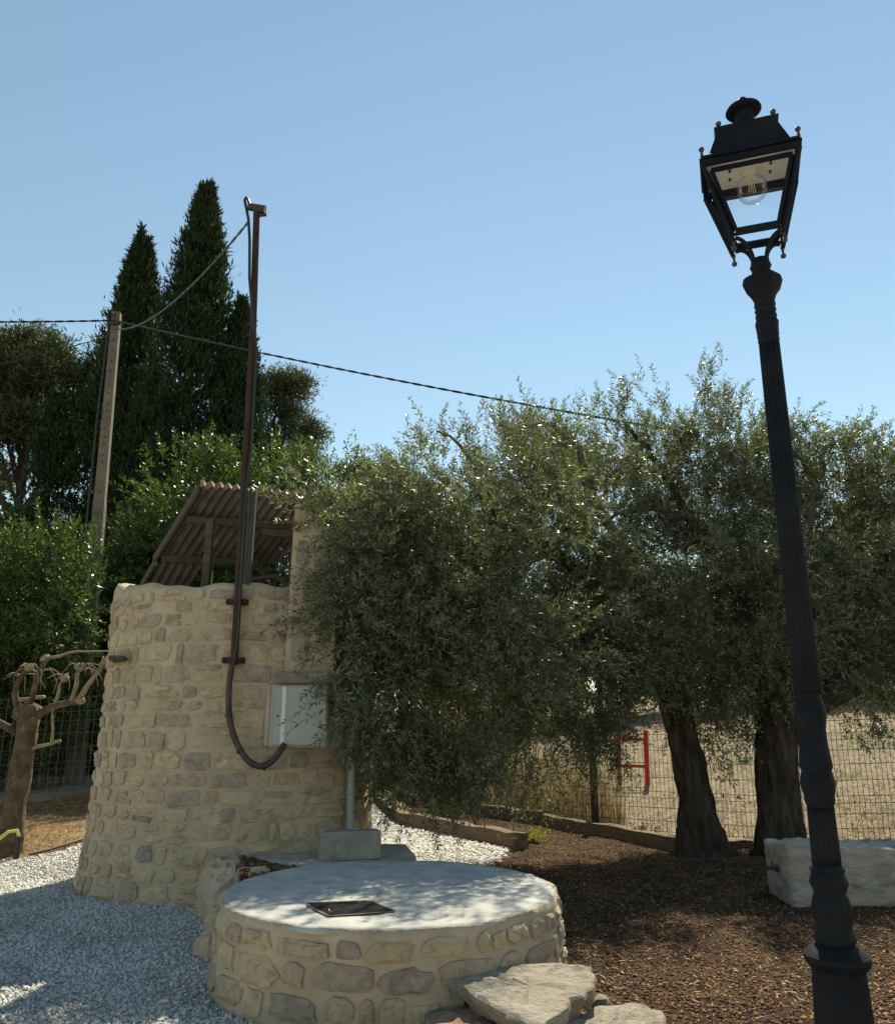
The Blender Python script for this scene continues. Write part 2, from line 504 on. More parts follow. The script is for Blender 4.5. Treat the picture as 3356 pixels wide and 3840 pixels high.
def H(x, y):
    """ground height"""
    x = np.asarray(x, dtype=np.float64)
    y = np.asarray(y, dtype=np.float64)
    right = 0.03 * sm((y - 6) / 3.0)
    left = 0.38 * sm((y - 9.4) / 3.6) + 0.22 * sm((y - 13.3) / 1.5)
    k = sm((x + 2.0) / 1.2)
    base = right * k + left * (1 - k)
    d = (x - 5.2) * 0.68 + (y - 12.9) * 0.73          # distance beyond the fence line
    far = 0.14 * np.clip(d - 0.65, 0, None) * sm((x + 3.5) / 3.0) + 0.03 * np.clip(y - 15, 0, None) * (1 - sm((x + 3.5) / 3.0))
    far = 6.0 * np.tanh(far / 6.0)
    P = np.stack([x, y, np.zeros_like(x)], -1)
    return base + far + 0.05 * vnoise(P, 0.9) * sm((np.abs(y) - 3) / 3)


def sheet(name, xs, ys, dz, mat, keep=None, kind='structure', parent=None):
    X, Y = np.meshgrid(xs, ys, indexing='ij')
    Z = H(X, Y) + dz
    V = np.stack([X, Y, Z], -1).reshape(-1, 3)
    nx, ny = len(xs), len(ys)
    i, j = np.meshgrid(np.arange(nx - 1), np.arange(ny - 1), indexing='ij')
    a = (i * ny + j).ravel()
    F = np.stack([a, a + ny, a + ny + 1, a + 1], 1)
    if keep is not None:
        c = V[F].mean(1)
        F = F[keep(c[:, 0], c[:, 1])]
        u, inv = np.unique(F, return_inverse=True)
        V = V[u]
        F = inv.reshape(F.shape)
    o = mesh(name, V, F, mat, parent, smooth=True)
    if kind:
        o["kind"] = kind
    return o


def geo(a, b, n, k=1.0):
    t = np.linspace(0, 1, n)
    return a + (b - a) * t ** k


def in_tower(x, y, m=0.0):
    return (x - TC[0]) ** 2 + (y - TC[1]) ** 2 < (TR + m) ** 2


def in_disc(x, y, m=0.0):
    return ((x - DC[0]) / (DA + m)) ** 2 + ((y - DC[1]) / (DB + m)) ** 2 < 1


def poly_in(x, y, pts):
    x = np.asarray(x)
    ins = np.zeros(x.shape, dtype=bool)
    n = len(pts)
    for i in range(n):
        (x1, y1), (x2, y2) = pts[i], pts[(i + 1) % n]
        c = ((y1 > y) != (y2 > y))
        with np.errstate(divide='ignore', invalid='ignore'):
            ins ^= c & (x < (x2 - x1) * (y - y1) / (y2 - y1 + 1e-12) + x1)
    return ins


# fence line to the right and left
FR = [(-1.9, 21.4), (0.1, 18.55), (2.5, 14.85), (5.2, 12.95), (7.4, 12.4), (9.6, 11.9)]
FL = [(-10.5, 13.0), (-8.0, 13.6), (-5.4, 14.25), (-2.9, 14.9)]

# ------------------------------------------------------------------ ground
xs = np.concatenate([-geo(9, 500, 22, 2.5)[::-1], np.linspace(-8.7, 8.7, 59), geo(9, 500, 22, 2.5)])
ys = np.concatenate([-geo(0.5, 300, 10, 2.5)[::-1], np.linspace(0, 24, 90), geo(24.4, 900, 34, 2.6)])
sheet('ground', xs, ys, 0.0, M['field'])

GRAVEL_L = [(-9, -7.0), (2.4, -7.0), (2.4, 1.9), (-0.2, 2.0), (-0.9, 4.6), (-1.3, 6.5), (-2.0, 8.3), (-3.2, 9.0), (-4.1, 11.2), (-4.35, 13.6), (-5.1, 13.2), (-4.55, 11.9), (-4.75, 11.0), (-5.4, 10.55), (-9, 10.3)]  # gravel carried on unseen behind the camera to bounce warm light forward
GRAVEL_R = [(-0.75, 8.2), (-0.1, 8.0), (0.05, 9.6), (0.66, 11.25), (0.86, 12.15), (-1.3, 16.3), (-2.2, 15.5), (-1.0, 11.0), (-0.85, 9.3)]
BED = [(-0.2, 2.0), (10.0, 2.0), (10.0, 11.7), (5.2, 12.8), (3.3, 12.2), (1.75, 15.4), (0.1, 18.35), (-1.7, 20.9), (-2.3, 18.2), (-1.35, 16.6), (1.1, 12.45), (0.9, 12.05), (0.66, 11.2), (0.05, 9.6), (-0.1, 8.0), (-0.3, 7.4), (0.3, 4.6)]
STRAW = [(-9, 10.35), (-5.4, 10.6), (-4.75, 11.05), (-4.6, 11.9), (-5.1, 13.2), (-4.5, 13.7), (-4.0, 14.4), (-9, 13.9)]

gx, gy = np.linspace(-9, 2.5, 115), np.linspace(-7, 17, 241)
sheet('gravel_path', gx, gy, 0.010, M['gravelbase'], lambda x, y: poly_in(x, y, GRAVEL_L) | poly_in(x, y, GRAVEL_R))
sheet('planting_bed', np.linspace(-3, 10, 131), np.linspace(2, 21, 191), 0.006, M['soil'], lambda x, y: poly_in(x, y, BED))
sheet('straw_mulch_ground', np.linspace(-9, -3.8, 60), np.linspace(10, 14.6, 50), 0.005, M['straw'], lambda x, y: poly_in(x, y, STRAW))

OCT_V = np.array([(1, 0, 0), (-1, 0, 0), (0, 1, 0), (0, -1, 0), (0, 0, 1), (0, 0, -1)], dtype=np.float32)
OCT_F = np.array([(0, 2, 4), (2, 1, 4), (1, 3, 4), (3, 0, 4), (2, 0, 5), (1, 2, 5), (3, 1, 5), (0, 3, 5)])


def rand_rot(n, tilt=1.0):
    a = rng.random(n) * 2 * np.pi
    ax = rng.normal(size=(n, 3))
    ax /= np.linalg.norm(ax, axis=1)[:, None]
    b = rng.normal(size=n) * tilt
    ca, sa = np.cos(a), np.sin(a)
    Rz = np.zeros((n, 3, 3))
    Rz[:, 0, 0], Rz[:, 0, 1], Rz[:, 1, 0], Rz[:, 1, 1], Rz[:, 2, 2] = ca, -sa, sa, ca, 1
    K = np.zeros((n, 3, 3))
    K[:, 0, 1], K[:, 0, 2], K[:, 1, 0] = -ax[:, 2], ax[:, 1], ax[:, 2]
    K[:, 1, 2], K[:, 2, 0], K[:, 2, 1] = -ax[:, 0], -ax[:, 1], ax[:, 0]
    Rb = np.eye(3)[None] + np.sin(b)[:, None, None] * K + (1 - np.cos(b))[:, None, None] * (K @ K)
    return Rb @ Rz


TET_V = np.array([(1, 0, -0.4), (-0.6, 0.9, -0.4), (-0.6, -0.9, -0.4), (0.1, 0, 0.9)], dtype=np.float32)
TET_F = np.array([(0, 1, 3), (1, 2, 3), (2, 0, 3), (0, 2, 1)])


def chips(name, pts, size, mat, label, cat, flat=0.55, stretch=1.4, tet=False):
    OCT_V, OCT_F, nv = (TET_V, TET_F, 4) if tet else (globals()['OCT_V'], globals()['OCT_F'], 6)
    n = len(pts)
    s = size[0] + (size[1] - size[0]) * rng.random(n) ** 1.5
    V = OCT_V[None] * (1 + 0.5 * (rng.random((n, nv, 3)) - 0.5))
    V = V + 0.35 * (rng.random((n, nv, 3)) - 0.5)
    sc = np.stack([s * (1 + (stretch - 1) * rng.random(n)), s, s * (flat + 0.35 * rng.random(n))], 1) * 0.5
    V = V * sc[:, None, :]
    V = np.einsum('nij,nkj->nki', rand_rot(n, 0.5), V)
    V = V + pts[:, None, :]
    V[:, :, 2] += (sc[:, 2] * 0.45)[:, None]
    F = (OCT_F[None] + (np.arange(n) * nv)[:, None, None]).reshape(-1, 3)
    o = mesh(name, V.reshape(-1, 3), F, mat)
    return tag(o, label, cat, None, 'stuff')


def scatter(n, box, keep, dz=0.0, bias=None):
    x = box[0] + (box[1] - box[0]) * rng.random(n)
    u = rng.random(n)
    y = box[2] + (box[3] - box[2]) * (u if bias is None else u ** bias)
    k = keep(x, y)
    x, y = x[k], y[k]
    return np.stack([x, y, H(x, y) + dz], 1)


def view(x, y, m=0.6):
    return np.abs(x) < 0.545 * y * 0.97 + m


pl = scatter(170000, (-7.5, 0.7, 4.0, 13.6), lambda x, y: (poly_in(x, y, GRAVEL_L)) & ~in_tower(x, y, -0.05) & ~in_disc(x, y, 0.0) & view(x, y), 0.010)
chips('white_gravel', pl[:66000], (0.014, 0.042), M['gravel'], 'white marble gravel spread in front of the stone tower', 'gravel', 0.75, 1.5, True)
pl = scatter(60000, (-1.8, 0.9, 9.0, 16.4), lambda x, y: poly_in(x, y, GRAVEL_R), 0.010)
chips('white_gravel', pl[:11000], (0.028, 0.07), M['gravel'], 'white gravel strip between the tower and the wooden beam', 'gravel')
pl = scatter(230000, (-2.0, 7.5, 4.3, 19), lambda x, y: poly_in(x, y, BED) & ~in_disc(x, y, 0.02) & view(x, y), 0.006, 2.1)
chips('bark_mulch', pl[:72000], (0.010, 0.029), M['mulch'], 'dark brown bark and lava mulch under the olive trees', 'mulch', 0.6, 2.2, True)


def blades(name, pts, ln, wd, up, mat, label, cat, parent=None):
    n = len(pts)
    a = rng.random(n) * 2 * np.pi
    el = up[0] + (up[1] - up[0]) * rng.random(n)
    d = np.stack([np.cos(a) * np.cos(el), np.sin(a) * np.cos(el), np.sin(el)], 1)
    L = (ln[0] + (ln[1] - ln[0]) * rng.random(n))[:, None]
    W = (wd * (0.6 + 0.8 * rng.random(n)))[:, None]
    s = np.stack([-np.sin(a), np.cos(a), np.zeros(n)], 1)
    bend = rng.normal(size=(n, 3)) * 0.25 * L
    V = np.stack([pts - s * W, pts + s * W, pts + d * L * 0.55 + s * W * 0.7, pts + d * L + bend * [1, 1, 0.3], pts + d * L * 0.55 - s * W * 0.7], 1)
    b = (np.arange(n) * 5)[:, None]
    F = np.concatenate([b + [0, 1, 2], b + [0, 2, 4], b + [4, 2, 3]], 0)
    o = mesh(name, V.reshape(-1, 3), F, mat, parent)
    if parent is None:
        tag(o, label, cat, None, 'stuff')
    return o


pl = scatter(14000, (-7.6, -4.2, 10.2, 14.4), lambda x, y: poly_in(x, y, STRAW) & view(x, y), 0.006)
blades('straw_mulch', pl, (0.04, 0.14), 0.0035, (-0.05, 0.5), M['strawbits'], 'straw mulch around the pruned tree', 'straw')


pl = scatter(900, (-6, 0.6, 4.6, 10.5), lambda x, y: (poly_in(x, y, GRAVEL_L)) & ~in_tower(x, y, 0.05) & ~in_disc(x, y, 0.05) & view(x, y), 0.035)
blades('fallen_leaves', pl[:220], (0.03, 0.06), 0.007, (-0.1, 0.3), M['strawbits'], 'dry fallen leaves scattered on the white gravel', 'leaves')
pl = scatter(1500, (0.3, 4.5, 4.6, 10.5), lambda x, y: poly_in(x, y, BED) & ~in_disc(x, y, 0.05) & view(x, y), 0.02)
blades('dry_leaf_litter', pl[:700], (0.03, 0.075), 0.006, (-0.1, 0.4), M['drygrass'], 'pale dry olive leaves lying on the dark mulch', 'leaves')


a_, r_ = rng.random(260) * 6.283, np.sqrt(rng.random(260)) * 0.94
pl = np.stack([DC[0] + DA * r_ * np.cos(a_), DC[1] + DB * r_ * np.sin(a_), np.full(260, DZ + 0.012)], 1)
blades('slab_leaf_litter', pl[:130], (0.02, 0.05), 0.004, (-0.05, 0.25), M['strawbits'], 'few dry olive leaves lying on the concrete disc', 'leaves')


def beyond(x, y):
    k = np.zeros(x.shape, dtype=bool)
    pts = FR + [(30, 11.0), (30, 70), (-8, 70), (-8, 21.5)]
    k |= poly_in(x, y, pts)
    return k


pl = scatter(150000, (-2.5, 16, 11.8, 36), lambda x, y: beyond(x, y) & view(x, y, 0.3), 0.0, 1.6)
blades('dry_grass', pl[:32000], (0.06, 0.26), 0.007, (0.0, 0.9), M['drygrass'], 'dry yellow grass on the field behind the black fence', 'grass')
pl = scatter(36000, (-2.6, 3.0, 14.0, 22.5), lambda x, y: beyond(x, y) & (y < 21.8 - 1.2 * x), 0.0)
blades('tall_dry_grass', pl[:6500], (0.55, 1.2), 0.007, (1.1, 1.5), M['drygrass'], 'tall straw-coloured grass standing close behind the fence', 'grass')

# ------------------------------------------------------------------ masonry


def stone_mesh(w, h, depth, seed, n=13, corner=0.75):
    """rough stone face in local (u, v, d): u across, v up, d outwards"""
    r = np.random.default_rng(seed)
    V = []
    ang = np.linspace(0, 2 * np.pi, n, endpoint=False) + r.uniform(-0.16, 0.16, n) + r.uniform(0, 0.5)
    e = 2 / r.uniform(2.6, 6.0)
    cu = np.sign(np.cos(ang)) * np.abs(np.cos(ang)) ** e
    cv = np.sign(np.sin(ang)) * np.abs(np.sin(ang)) ** e
    k = 1 + r.uniform(-0.20, 0.10, n)
    cu, cv = cu * k, cv * k
    tilt_u, tilt_v = r.uniform(-0.006, 0.006, 2)
    rings = ((1.0, -0.03, 0.0), (0.95, 0.55, 0.3), (0.62, 1.0, 0.55))
    for s, d, nz in rings:
        for i in range(n):
            V.append((cu[i] * w / 2 * s, cv[i] * h / 2 * s, (d if d < 0 else d * depth * (1 + nz * r.uniform(-1, 0.7))) + (tilt_u * cu[i] + tilt_v * cv[i]) * (d > 0)))
    V.append((r.uniform(-.15, .15) * w, r.uniform(-.15, .15) * h, depth * r.uniform(0.7, 1.25)))
    F = []
    for q in range(2):
        for i in range(n):
            j = (i + 1) % n
            F.append((q * n + i, q * n + j, (q + 1) * n + j, (q + 1) * n + i))
    for i in range(n):
        F.append((2 * n + i, 2 * n + (i + 1) % n, 3 * n))
    return np.array(V), F


def masonry(parent, surf, arc0, arc1, z0, z1, rows, wr, gap, depth, seed, skip=0.06, fill=(0.72, 1.0), maxn=900, core=None):
    """stones on a curved wall. surf(s, z) -> (point, outward, tangent)"""
    r = np.random.default_rng(seed)
    z = z0
    cnt = 0
    rest = MB()
    while z < z1 - 0.05 and cnt < maxn:
        rh = min(r.uniform(*rows), z1 - z)
        if rh < 0.06:
            break
        s = arc0 + r.uniform(0, 0.15)
        while s < arc1 and cnt < maxn:
            wd = r.uniform(*wr)
            if r.random() < 0.25:
                wd *= 0.55
            if r.random() > skip:
                hh = (rh - gap * r.uniform(0.6, 1.2)) * r.uniform(*fill)
                sm_ = s + wd / 2
                zc = z + rh / 2 + r.uniform(-0.012, 0.012)
                if r.random() < 0.18 and wd > 0.2:     # two thin stones, one on the other
                    parts_ = [(wd, hh * 0.46, zc - hh * 0.27), (wd * r.uniform(.6, .95), hh * 0.42, zc + hh * 0.27)]
                else:
                    parts_ = [(wd, hh, zc)]
                for (w_, h_, zc_) in parts_:
                    P, N, T = surf(sm_, zc_)
                    V, F = stone_mesh(w_, max(0.04, h_), depth * r.uniform(0.55, 1.35), int(r.integers(1e9)))
                    rot = r.uniform(-0.07, 0.07)
                    u = V[:, 0] * math.cos(rot) - V[:, 1] * math.sin(rot)
                    v = V[:, 0] * math.sin(rot) + V[:, 1] * math.cos(rot)
                    # follow the curve of the wall
                    Wv = np.array([list(surf(sm_ + a, zc_ + b)[0] + surf(sm_ + a, zc_ + b)[1] * d) for a, b, d in zip(u, v, V[:, 2])])
                    if core is None or core[0] < sm_ < core[1]:
                        mesh('stone', Wv, F, M['stone'], parent)
                    else:                     # the far flanks, past the 300 that show largest
                        rest.add(Wv, F)
                    cnt += 1
            s += wd + gap * r.uniform(0.7, 1.9)
        z += rh
    if rest.v:
        rest.build('flank_stones', M['stone'], parent)['kind'] = 'stuff'
    return cnt


# ---- the round tower
tower = thing('stone_tower', (TC[0], TC[1], 0.0), 'round tower of pale ochre rubble stone with wide mortar joints', 'tower')


def tower_r(z):
    return TR + 0.09 * max(0.0, 1 - z / 0.75) ** 1.6 + 0.015 * (1 - z / 3.2)


def tower_surf(s, z):
    """s: arc length measured from the point that faces the camera, + to the right"""
    th = s / TR
    r = tower_r(z)
    n = Vector((math.sin(th), -math.cos(th), 0))
    k = 0.02 * math.sin(3.1 * th + 1.2) + 0.012 * math.sin(2.3 * z + 5 * th)
    return Vector((TC[0], TC[1], z)) + n * (r + k), n, Vector((math.cos(th), math.sin(th), 0))


def top_z(th):
    """wall top, a little higher at the sides than in front"""
    a = abs(math.atan2(math.sin(th), math.cos(th)))
    return 3.10 + 0.26 * (1 - math.cos(min(a, math.pi / 2))) + 0.02 * math.sin(9 * th) + 0.012 * math.sin(23 * th + 1)


NS, NZ = 144, 44
V, F = [], []
for i in range(NS):
    th = -math.pi + 2 * math.pi * i / NS
    tz = top_z(th)
    for j in range(NZ + 1):
        z = -0.15 + (tz + 0.15) * j / NZ
        P, n, _ = tower_surf(th * TR, z)
        P = P + n * float(0.014 * vnoise(np.array(P), 7.0) + 0.010 * vnoise(np.array(P), 23.0) - 0.007)
        if j == NZ:
            P = P - n * 0.03
        V.append(P[:])
    # wall top and inner face
    for (dr, z) in ((-0.10, tz + 0.012 * math.sin(31 * th)), (-0.36, tz - 0.02), (-0.42, 2.75)):
        P, n, _ = tower_surf(th * TR, 3.0)
        Q = P + n * dr
        V.append((Q.x, Q.y, z))
K = NZ + 4
for i in range(NS):
    i2 = (i + 1) % NS
    for j in range(K - 1):
        F.append((i * K + j, i2 * K + j, i2 * K + j + 1, i * K + j + 1))
wall = mesh('wall', V, F, M['mortar'], tower, smooth=True)
cnt = masonry(tower, tower_surf, -TR * 1.68, TR * 1.50, 0.02, 3.06, (0.115, 0.215), (0.13, 0.44), 0.022, 0.015, 5, skip=0.015, fill=(0.84, 1.10), core=(-TR * 1.22, TR * 0.98))
mb = MB()
mb.lathe([(1.20, 2.72), (1.20, 2.78)], TC, 40)
mb.build('floor', M['greywood'], tower)

# raised pier at the right of the opening, its cheek stones and sill
mb = MB()
pz = [(-1.69, 2.20), (-1.18, 2.20), (-1.18, 3.62), (-1.40, 3.88), (-1.66, 4.06)]
v = [(x, 8.66, z) for x, z in pz] + [(x + 0.05, 9.35, z) for x, z in pz]
mb.add(v, [(0, 1, 2, 3, 4), (9, 8, 7, 6, 5)] + [(i, i + 5, (i + 1) % 5 + 5, (i + 1) % 5) for i in range(5)])
pier = mb.build('pier', M['mortar'], tower)


def pier_surf(s, z):
    return Vector((s, 8.66, z)), Vector((0, -1, 0)), Vector((1, 0, 0))


for (x, z, w_, h_) in ((-1.56, 3.46, 0.15, 0.30), (-1.35, 3.42, 0.19, 0.26), (-1.55, 3.05, 0.18, 0.40), (-1.32, 3.06, 0.20, 0.34), (-1.53, 2.55, 0.20, 0.50),
                       (-1.30, 2.58, 0.16, 0.44), (-1.55, 3.80, 0.14, 0.24)):
    Vs, Fs = stone_mesh(w_, h_, 0.02, int(x * -1000 + z * 77))
    Wv = [(x + a, 8.66 - d, z + b) for a, b, d in Vs]
    mesh('stone', Wv, Fs, M['stone'], tower)
mb = MB()
mb.box((-1.42, 8.72, 2.145), (0.66, 0.36, 0.12), bevel=0.02)
mb.build('sill', M['rock'], tower)
# boarded shutter to the right of the pier
mb = MB()
for k in range(3):
    o = MB().box((-1.085 + 0.115 * k, 9.02 + 0.05 * k, 2.95), (0.108, 0.03, 1.30), rz=0.4, bevel=0.004).build('plank', M['greywood'], tower)
# iron stub sticking out at the left
mb = MB()
mb.beam((-3.56, 9.15, 2.35), (-3.42, 8.62, 2.35), 0.16, 0.045, 0.006)
mb.build('iron_bracket', M['iron_worn'], tower)

# ---- low rubble buttress joining tower and slab
butt = thing('rubble_buttress', (-1.85, 8.0, 0), 'low rough mortar and rubble buttress between tower and round slab', 'buttress')


def lump(name, c, s, mat, parent, seed, n=18, m=12, amp=0.28, freq=3.5, boxy=0.6, rz=0.0, smooth=False):
    V, F = [], []
    for j in range(m + 1):
        ph = math.pi * j / m
        for i in range(n):
            a = 2 * math.pi * i / n
            d = np.array((math.sin(ph) * math.cos(a), math.sin(ph) * math.sin(a), -math.cos(ph)))
            q = np.sign(d) * np.abs(d) ** boxy
            q = q / max(1e-6, np.linalg.norm(q)) * np.linalg.norm(q) ** 0.9
            k = 1 + amp * float(vnoise(d * 1.0 + seed * 3.7, freq)) + amp * 0.5 * float(vnoise(d + seed * 1.3, freq * 3))
            V.append(q * k * np.array(s))
    V = np.array(V)
    cs, sn = math.cos(rz), math.sin(rz)
    V = np.stack([V[:, 0] * cs - V[:, 1] * sn, V[:, 0] * sn + V[:, 1] * cs, V[:, 2]], 1) + np.array(c)
    for j in range(m):
        for i in range(n):
            i2 = (i + 1) % n
            F.append((j * n + i, j * n + i2, (j + 1) * n + i2, (j + 1) * n + i))
    return mesh(name, V, F, mat, parent, smooth)


lump('mound', (-2.06, 8.20, 0.10), (0.22, 0.52, 0.37), M['mortar'], butt, 3, 30, 22, 0.32, 3.2, 0.8, 0.35, False)
for k, (x, y, z, s) in enumerate(((-1.72, 7.72, 0.36, 0.13), (-1.80, 7.52, 0.20, 0.15), (-1.66, 7.35, 0.32, 0.12), (-1.83, 7.28, 0.10, 0.15), (-1.70, 7.05, 0.12, 0.14), (-1.90, 7.75, 0.14, 0.17), (-1.60, 7.55, 0.42, 0.09),
                                  (-1.62, 6.85, 0.25, 0.11), (-1.74, 6.72, 0.06, 0.13))):
    lump('rubble_stone', (x, y, z), (s, s * 0.8, s * 0.85), M['stone'] if k in (0, 6) else M['mortar'], butt, 10 + k, 12, 9, 0.5, 2.6, 0.7, k * 0.7)

# ---- concrete ledge with a lava-filled planter notch
mb = MB()
lp = [(-2.15, 9.0), (-1.55, 8.02), (-0.95, 7.62), (-0.42, 7.72), (-0.30, 8.5), (-0.45, 9.4), (-1.2, 9.5)]
n = len(lp)
v = [(x, y, 0.10) for x, y in lp] + [(x, y, 0.452 + 0.006 * math.sin(7 * x)) for x, y in lp]
mb.add(v, [tuple(range(n))[::-1], tuple(range(n, 2 * n))] + [(i, (i + 1) % n, n + (i + 1) % n, n + i) for i in range(n)])
ledge = mb.build('concrete_ledge', M['ledge'])
tag(ledge, 'rough concrete ledge at the foot of the tower behind the round slab', 'ledge')
mb = MB()
mb.tube([(-1.72, 8.30, 0.345), (-1.735, 8.28, 0.345)], 0.022, 10)
mb.build('drain_hole', M['dark'], ledge)
PL = [(-1.98, 8.55), (-1.55, 8.0), (-1.05, 7.64), (-0.95, 7.45), (-1.45, 7.1), (-1.75, 7.5)]
mb = MB()
n = len(PL)
mb.add([(x, y, 0.05) for x, y in PL] + [(x, y, 0.435) for x, y in PL], [tuple(range(n, 2 * n))] + [(i, (i + 1) % n, n + (i + 1) % n, n + i) for i in range(n)])
o = mb.build('soil_pocket', M['soil'])
o['kind'] = 'structure'
x = rng.uniform(-2.0, -0.9, 5000)
y = rng.uniform(7.0, 8.6, 5000)
k = poly_in(x, y, PL)
chips('lava_mulch', np.stack([x, y, 0.435 + 0.02 * rng.random(5000)], 1)[k], (0.018, 0.045), M['mulch'], 'dark lava mulch in the pocket between tower and slab', 'mulch')

# ---- round slab (capped well)
well = thing('capped_well', (DC[0], DC[1], 0), 'low round stone wall capped with a pale concrete disc', 'well')
PER = 2 * math.pi * (DA + DB) / 2


def well_surf(s, z):
    th = s / ((DA + DB) / 2)
    k = 1 + 0.035 * (1 - z / DZ) + 0.008 * math.sin(5 * th) + 0.006 * math.sin(11 * th + 2)
    n = Vector((math.sin(th) / DA, -math.cos(th) / DB, 0)).normalized()
    return Vector((DC[0] + DA * k * math.sin(th), DC[1] - DB * k * math.cos(th), z)), n, None


NS, NZ = 160, 14
V, F = [], []
for i in range(NS):
    th = 2 * math.pi * i / NS
    for j in range(NZ + 1):
        z = -0.12 + (DZ - 0.004 + 0.12) * j / NZ
        P, nn, _ = well_surf(th * (DA + DB) / 2, z)
        P = P + nn * float(0.014 * vnoise(np.array(P), 6.5) + 0.010 * vnoise(np.array(P), 21) - 0.007)
        V.append(P[:])
    V.append((DC[0] + (P.x - DC[0]) * 0.93, DC[1] + (P.y - DC[1]) * 0.93, DZ - 0.012))
for i in range(NS):
    i2 = (i + 1) % NS
    for j in range(NZ + 1):
        a, b = i * (NZ + 2) + j, i2 * (NZ + 2) + j
        F.append((a, b, b + 1, a + 1))
mesh('wall', V, F, M['mortar'], well, smooth=True)
masonry(well, well_surf, -1.75, 2.5, 0.02, DZ - 0.05, (0.13, 0.19), (0.14, 0.40), 0.020, 0.016, 23, skip=0.01, fill=(0.86, 1.08))
# slab: rough poured edge, gently uneven top
rings = [0, .12, .25, .4, .55, .7, .82, .9, .95, .975, .99]
V, F = [(DC[0], DC[1], DZ)], []
for r_ in rings[1:]:
    for i in range(NS):
        th = 2 * math.pi * i / NS
        ed = 1 + (0.010 * math.sin(13 * th) + 0.022 * float(vnoise(np.array((math.cos(th), math.sin(th), 0)), 9)) + 0.02 * float(vnoise(np.array((math.cos(th), math.sin(th), 3)), 25))) * (r_ > 0.9)
        x, y = DC[0] + DA * r_ * ed * math.sin(th), DC[1] - DB * r_ * ed * math.cos(th)
        z = DZ + 0.012 * float(vnoise(np.array((x, y, 0)), 3.0)) + 0.010 * float(vnoise(np.array((x, y, 5)), 14)) - (0.012 if r_ > 0.98 else 0)
        V.append((x, y, z))
nr = len(rings) - 1
for i in range(NS):
    V.append((V[1 + (nr - 1) * NS + i][0] * 0.995 + DC[0] * 0.005, V[1 + (nr - 1) * NS + i][1] * 0.995 + DC[1] * 0.005, DZ - 0.045 + 0.02 * float(vnoise(np.array((i * 0.3, 2, 2))))))
for i in range(NS):
    i2 = (i + 1) % NS
    F.append((0, 1 + i, 1 + i2))
    for q in range(nr):
        a = 1 + q * NS
        F.append((a + i, a + NS + i, a + NS + i2, a + i2))
mesh('concrete_cap', V, F, M['concrete'], well, smooth=True)
hp = [(-0.90, 5.80), (-0.88, 5.70), (-0.72, 5.42), (-0.69, 5.41), (-0.34, 5.53), (-0.34, 5.57), (-0.49, 5.85), (-0.54, 5.87)]
mb = MB()
n = len(hp)
mb.add([(x, y, DZ - 0.02) for x, y in hp] + [(x, y, DZ + 0.006) for x, y in hp], [tuple(range(n, 2 * n))] + [(i, (i + 1) % n, n + (i + 1) % n, n + i) for i in range(n)])
o = mb.build('hatch_cover', M['hatch'])
mb = MB()
n = len(hp)
hc = np.mean(np.array(hp), 0)
po = [tuple(hc + (np.array(q) - hc) * 1.05) for q in hp]
pi_ = [tuple(hc + (np.array(q) - hc) * 0.97) for q in hp]
mb.add([(x, y, DZ + 0.0085) for x, y in po] + [(x, y, DZ + 0.0085) for x, y in pi_] + [(x, y, DZ - 0.01) for x, y in po], [(i, (i + 1) % n, n + (i + 1) % n, n + i) for i in range(n)] + [(2 * n + i, 2 * n + (i + 1) % n, (i + 1) % n, i) for i in range(n)])
mb.build('rim', M['iron_worn'], o)
tag(o, 'small black square hatch cover lying on the round concrete disc', 'hatch')

# ---- hollow-looking concrete block on the ledge
mb = MB()
mb.box((0, 0, 0), (0.56, 0.20, 0.25), bevel=0.006)
bl = mb.build('concrete_block', M['block'])
bl.location = (-0.92, 8.30, 0.457)
bl.rotation_euler = (0, 0, R(16))
ORG[bl.name] = Vector(bl.location)
tag(bl, 'grey concrete building block on the ledge by the downpipe', 'concrete block')

# ---- flat rocks in front of the slab


def slab_rock(name, pts, ztop, th, mat, label, seed, tilt=(0, 0), group=None):
    r = np.random.default_rng(seed)
    P = []
    n = len(pts)
    for i in range(n):                      # subdivide the outline
        a, b = np.array(pts[i]), np.array(pts[(i + 1) % n])
        for k in range(4):
            q = a + (b - a) * k / 4
            P.append(q + r.normal(size=2) * 0.010)
    P = np.array(P)
    c = P.mean(0)
    N = len(P)
    V, F = [], []
    ringz = [(0.90, -th, 0.03), (1.0, -th * 0.6, 0.02), (1.03, -th * 0.3, 0.014), (1.01, -0.010, 0.005), (0.97, 0.0, 0.006), (0.82, 0.004, 0.012), (0.6, 0.0, 0.014), (0.35, 0.004, 0.012)]
    for s, z, nz in ringz:
        for i in range(N):
            q = c + (P[i] - c) * (s + r.uniform(-1, 1) * 0.012 * (z < -0.02))
            V.append((q[0], q[1], ztop + z + r.normal() * nz * 0.6 + tilt[0] * (q[0] - c[0]) + tilt[1] * (q[1] - c[1])))
    V.append((c[0], c[1], ztop))
    for q in range(len(ringz) - 1):
        for i in range(N):
            j = (i + 1) % N
            F.append((q * N + i, q * N + j, (q + 1) * N + j, (q + 1) * N + i))
    for i in range(N):
        F.append(((len(ringz) - 1) * N + i, (len(ringz) - 1) * N + (i + 1) % N, len(V) - 1))
    F.append(tuple(range(N))[::-1])
    o = mesh(name, V, F, mat)
    autosmooth(o, 14)
    return tag(o, label, 'rock', group)


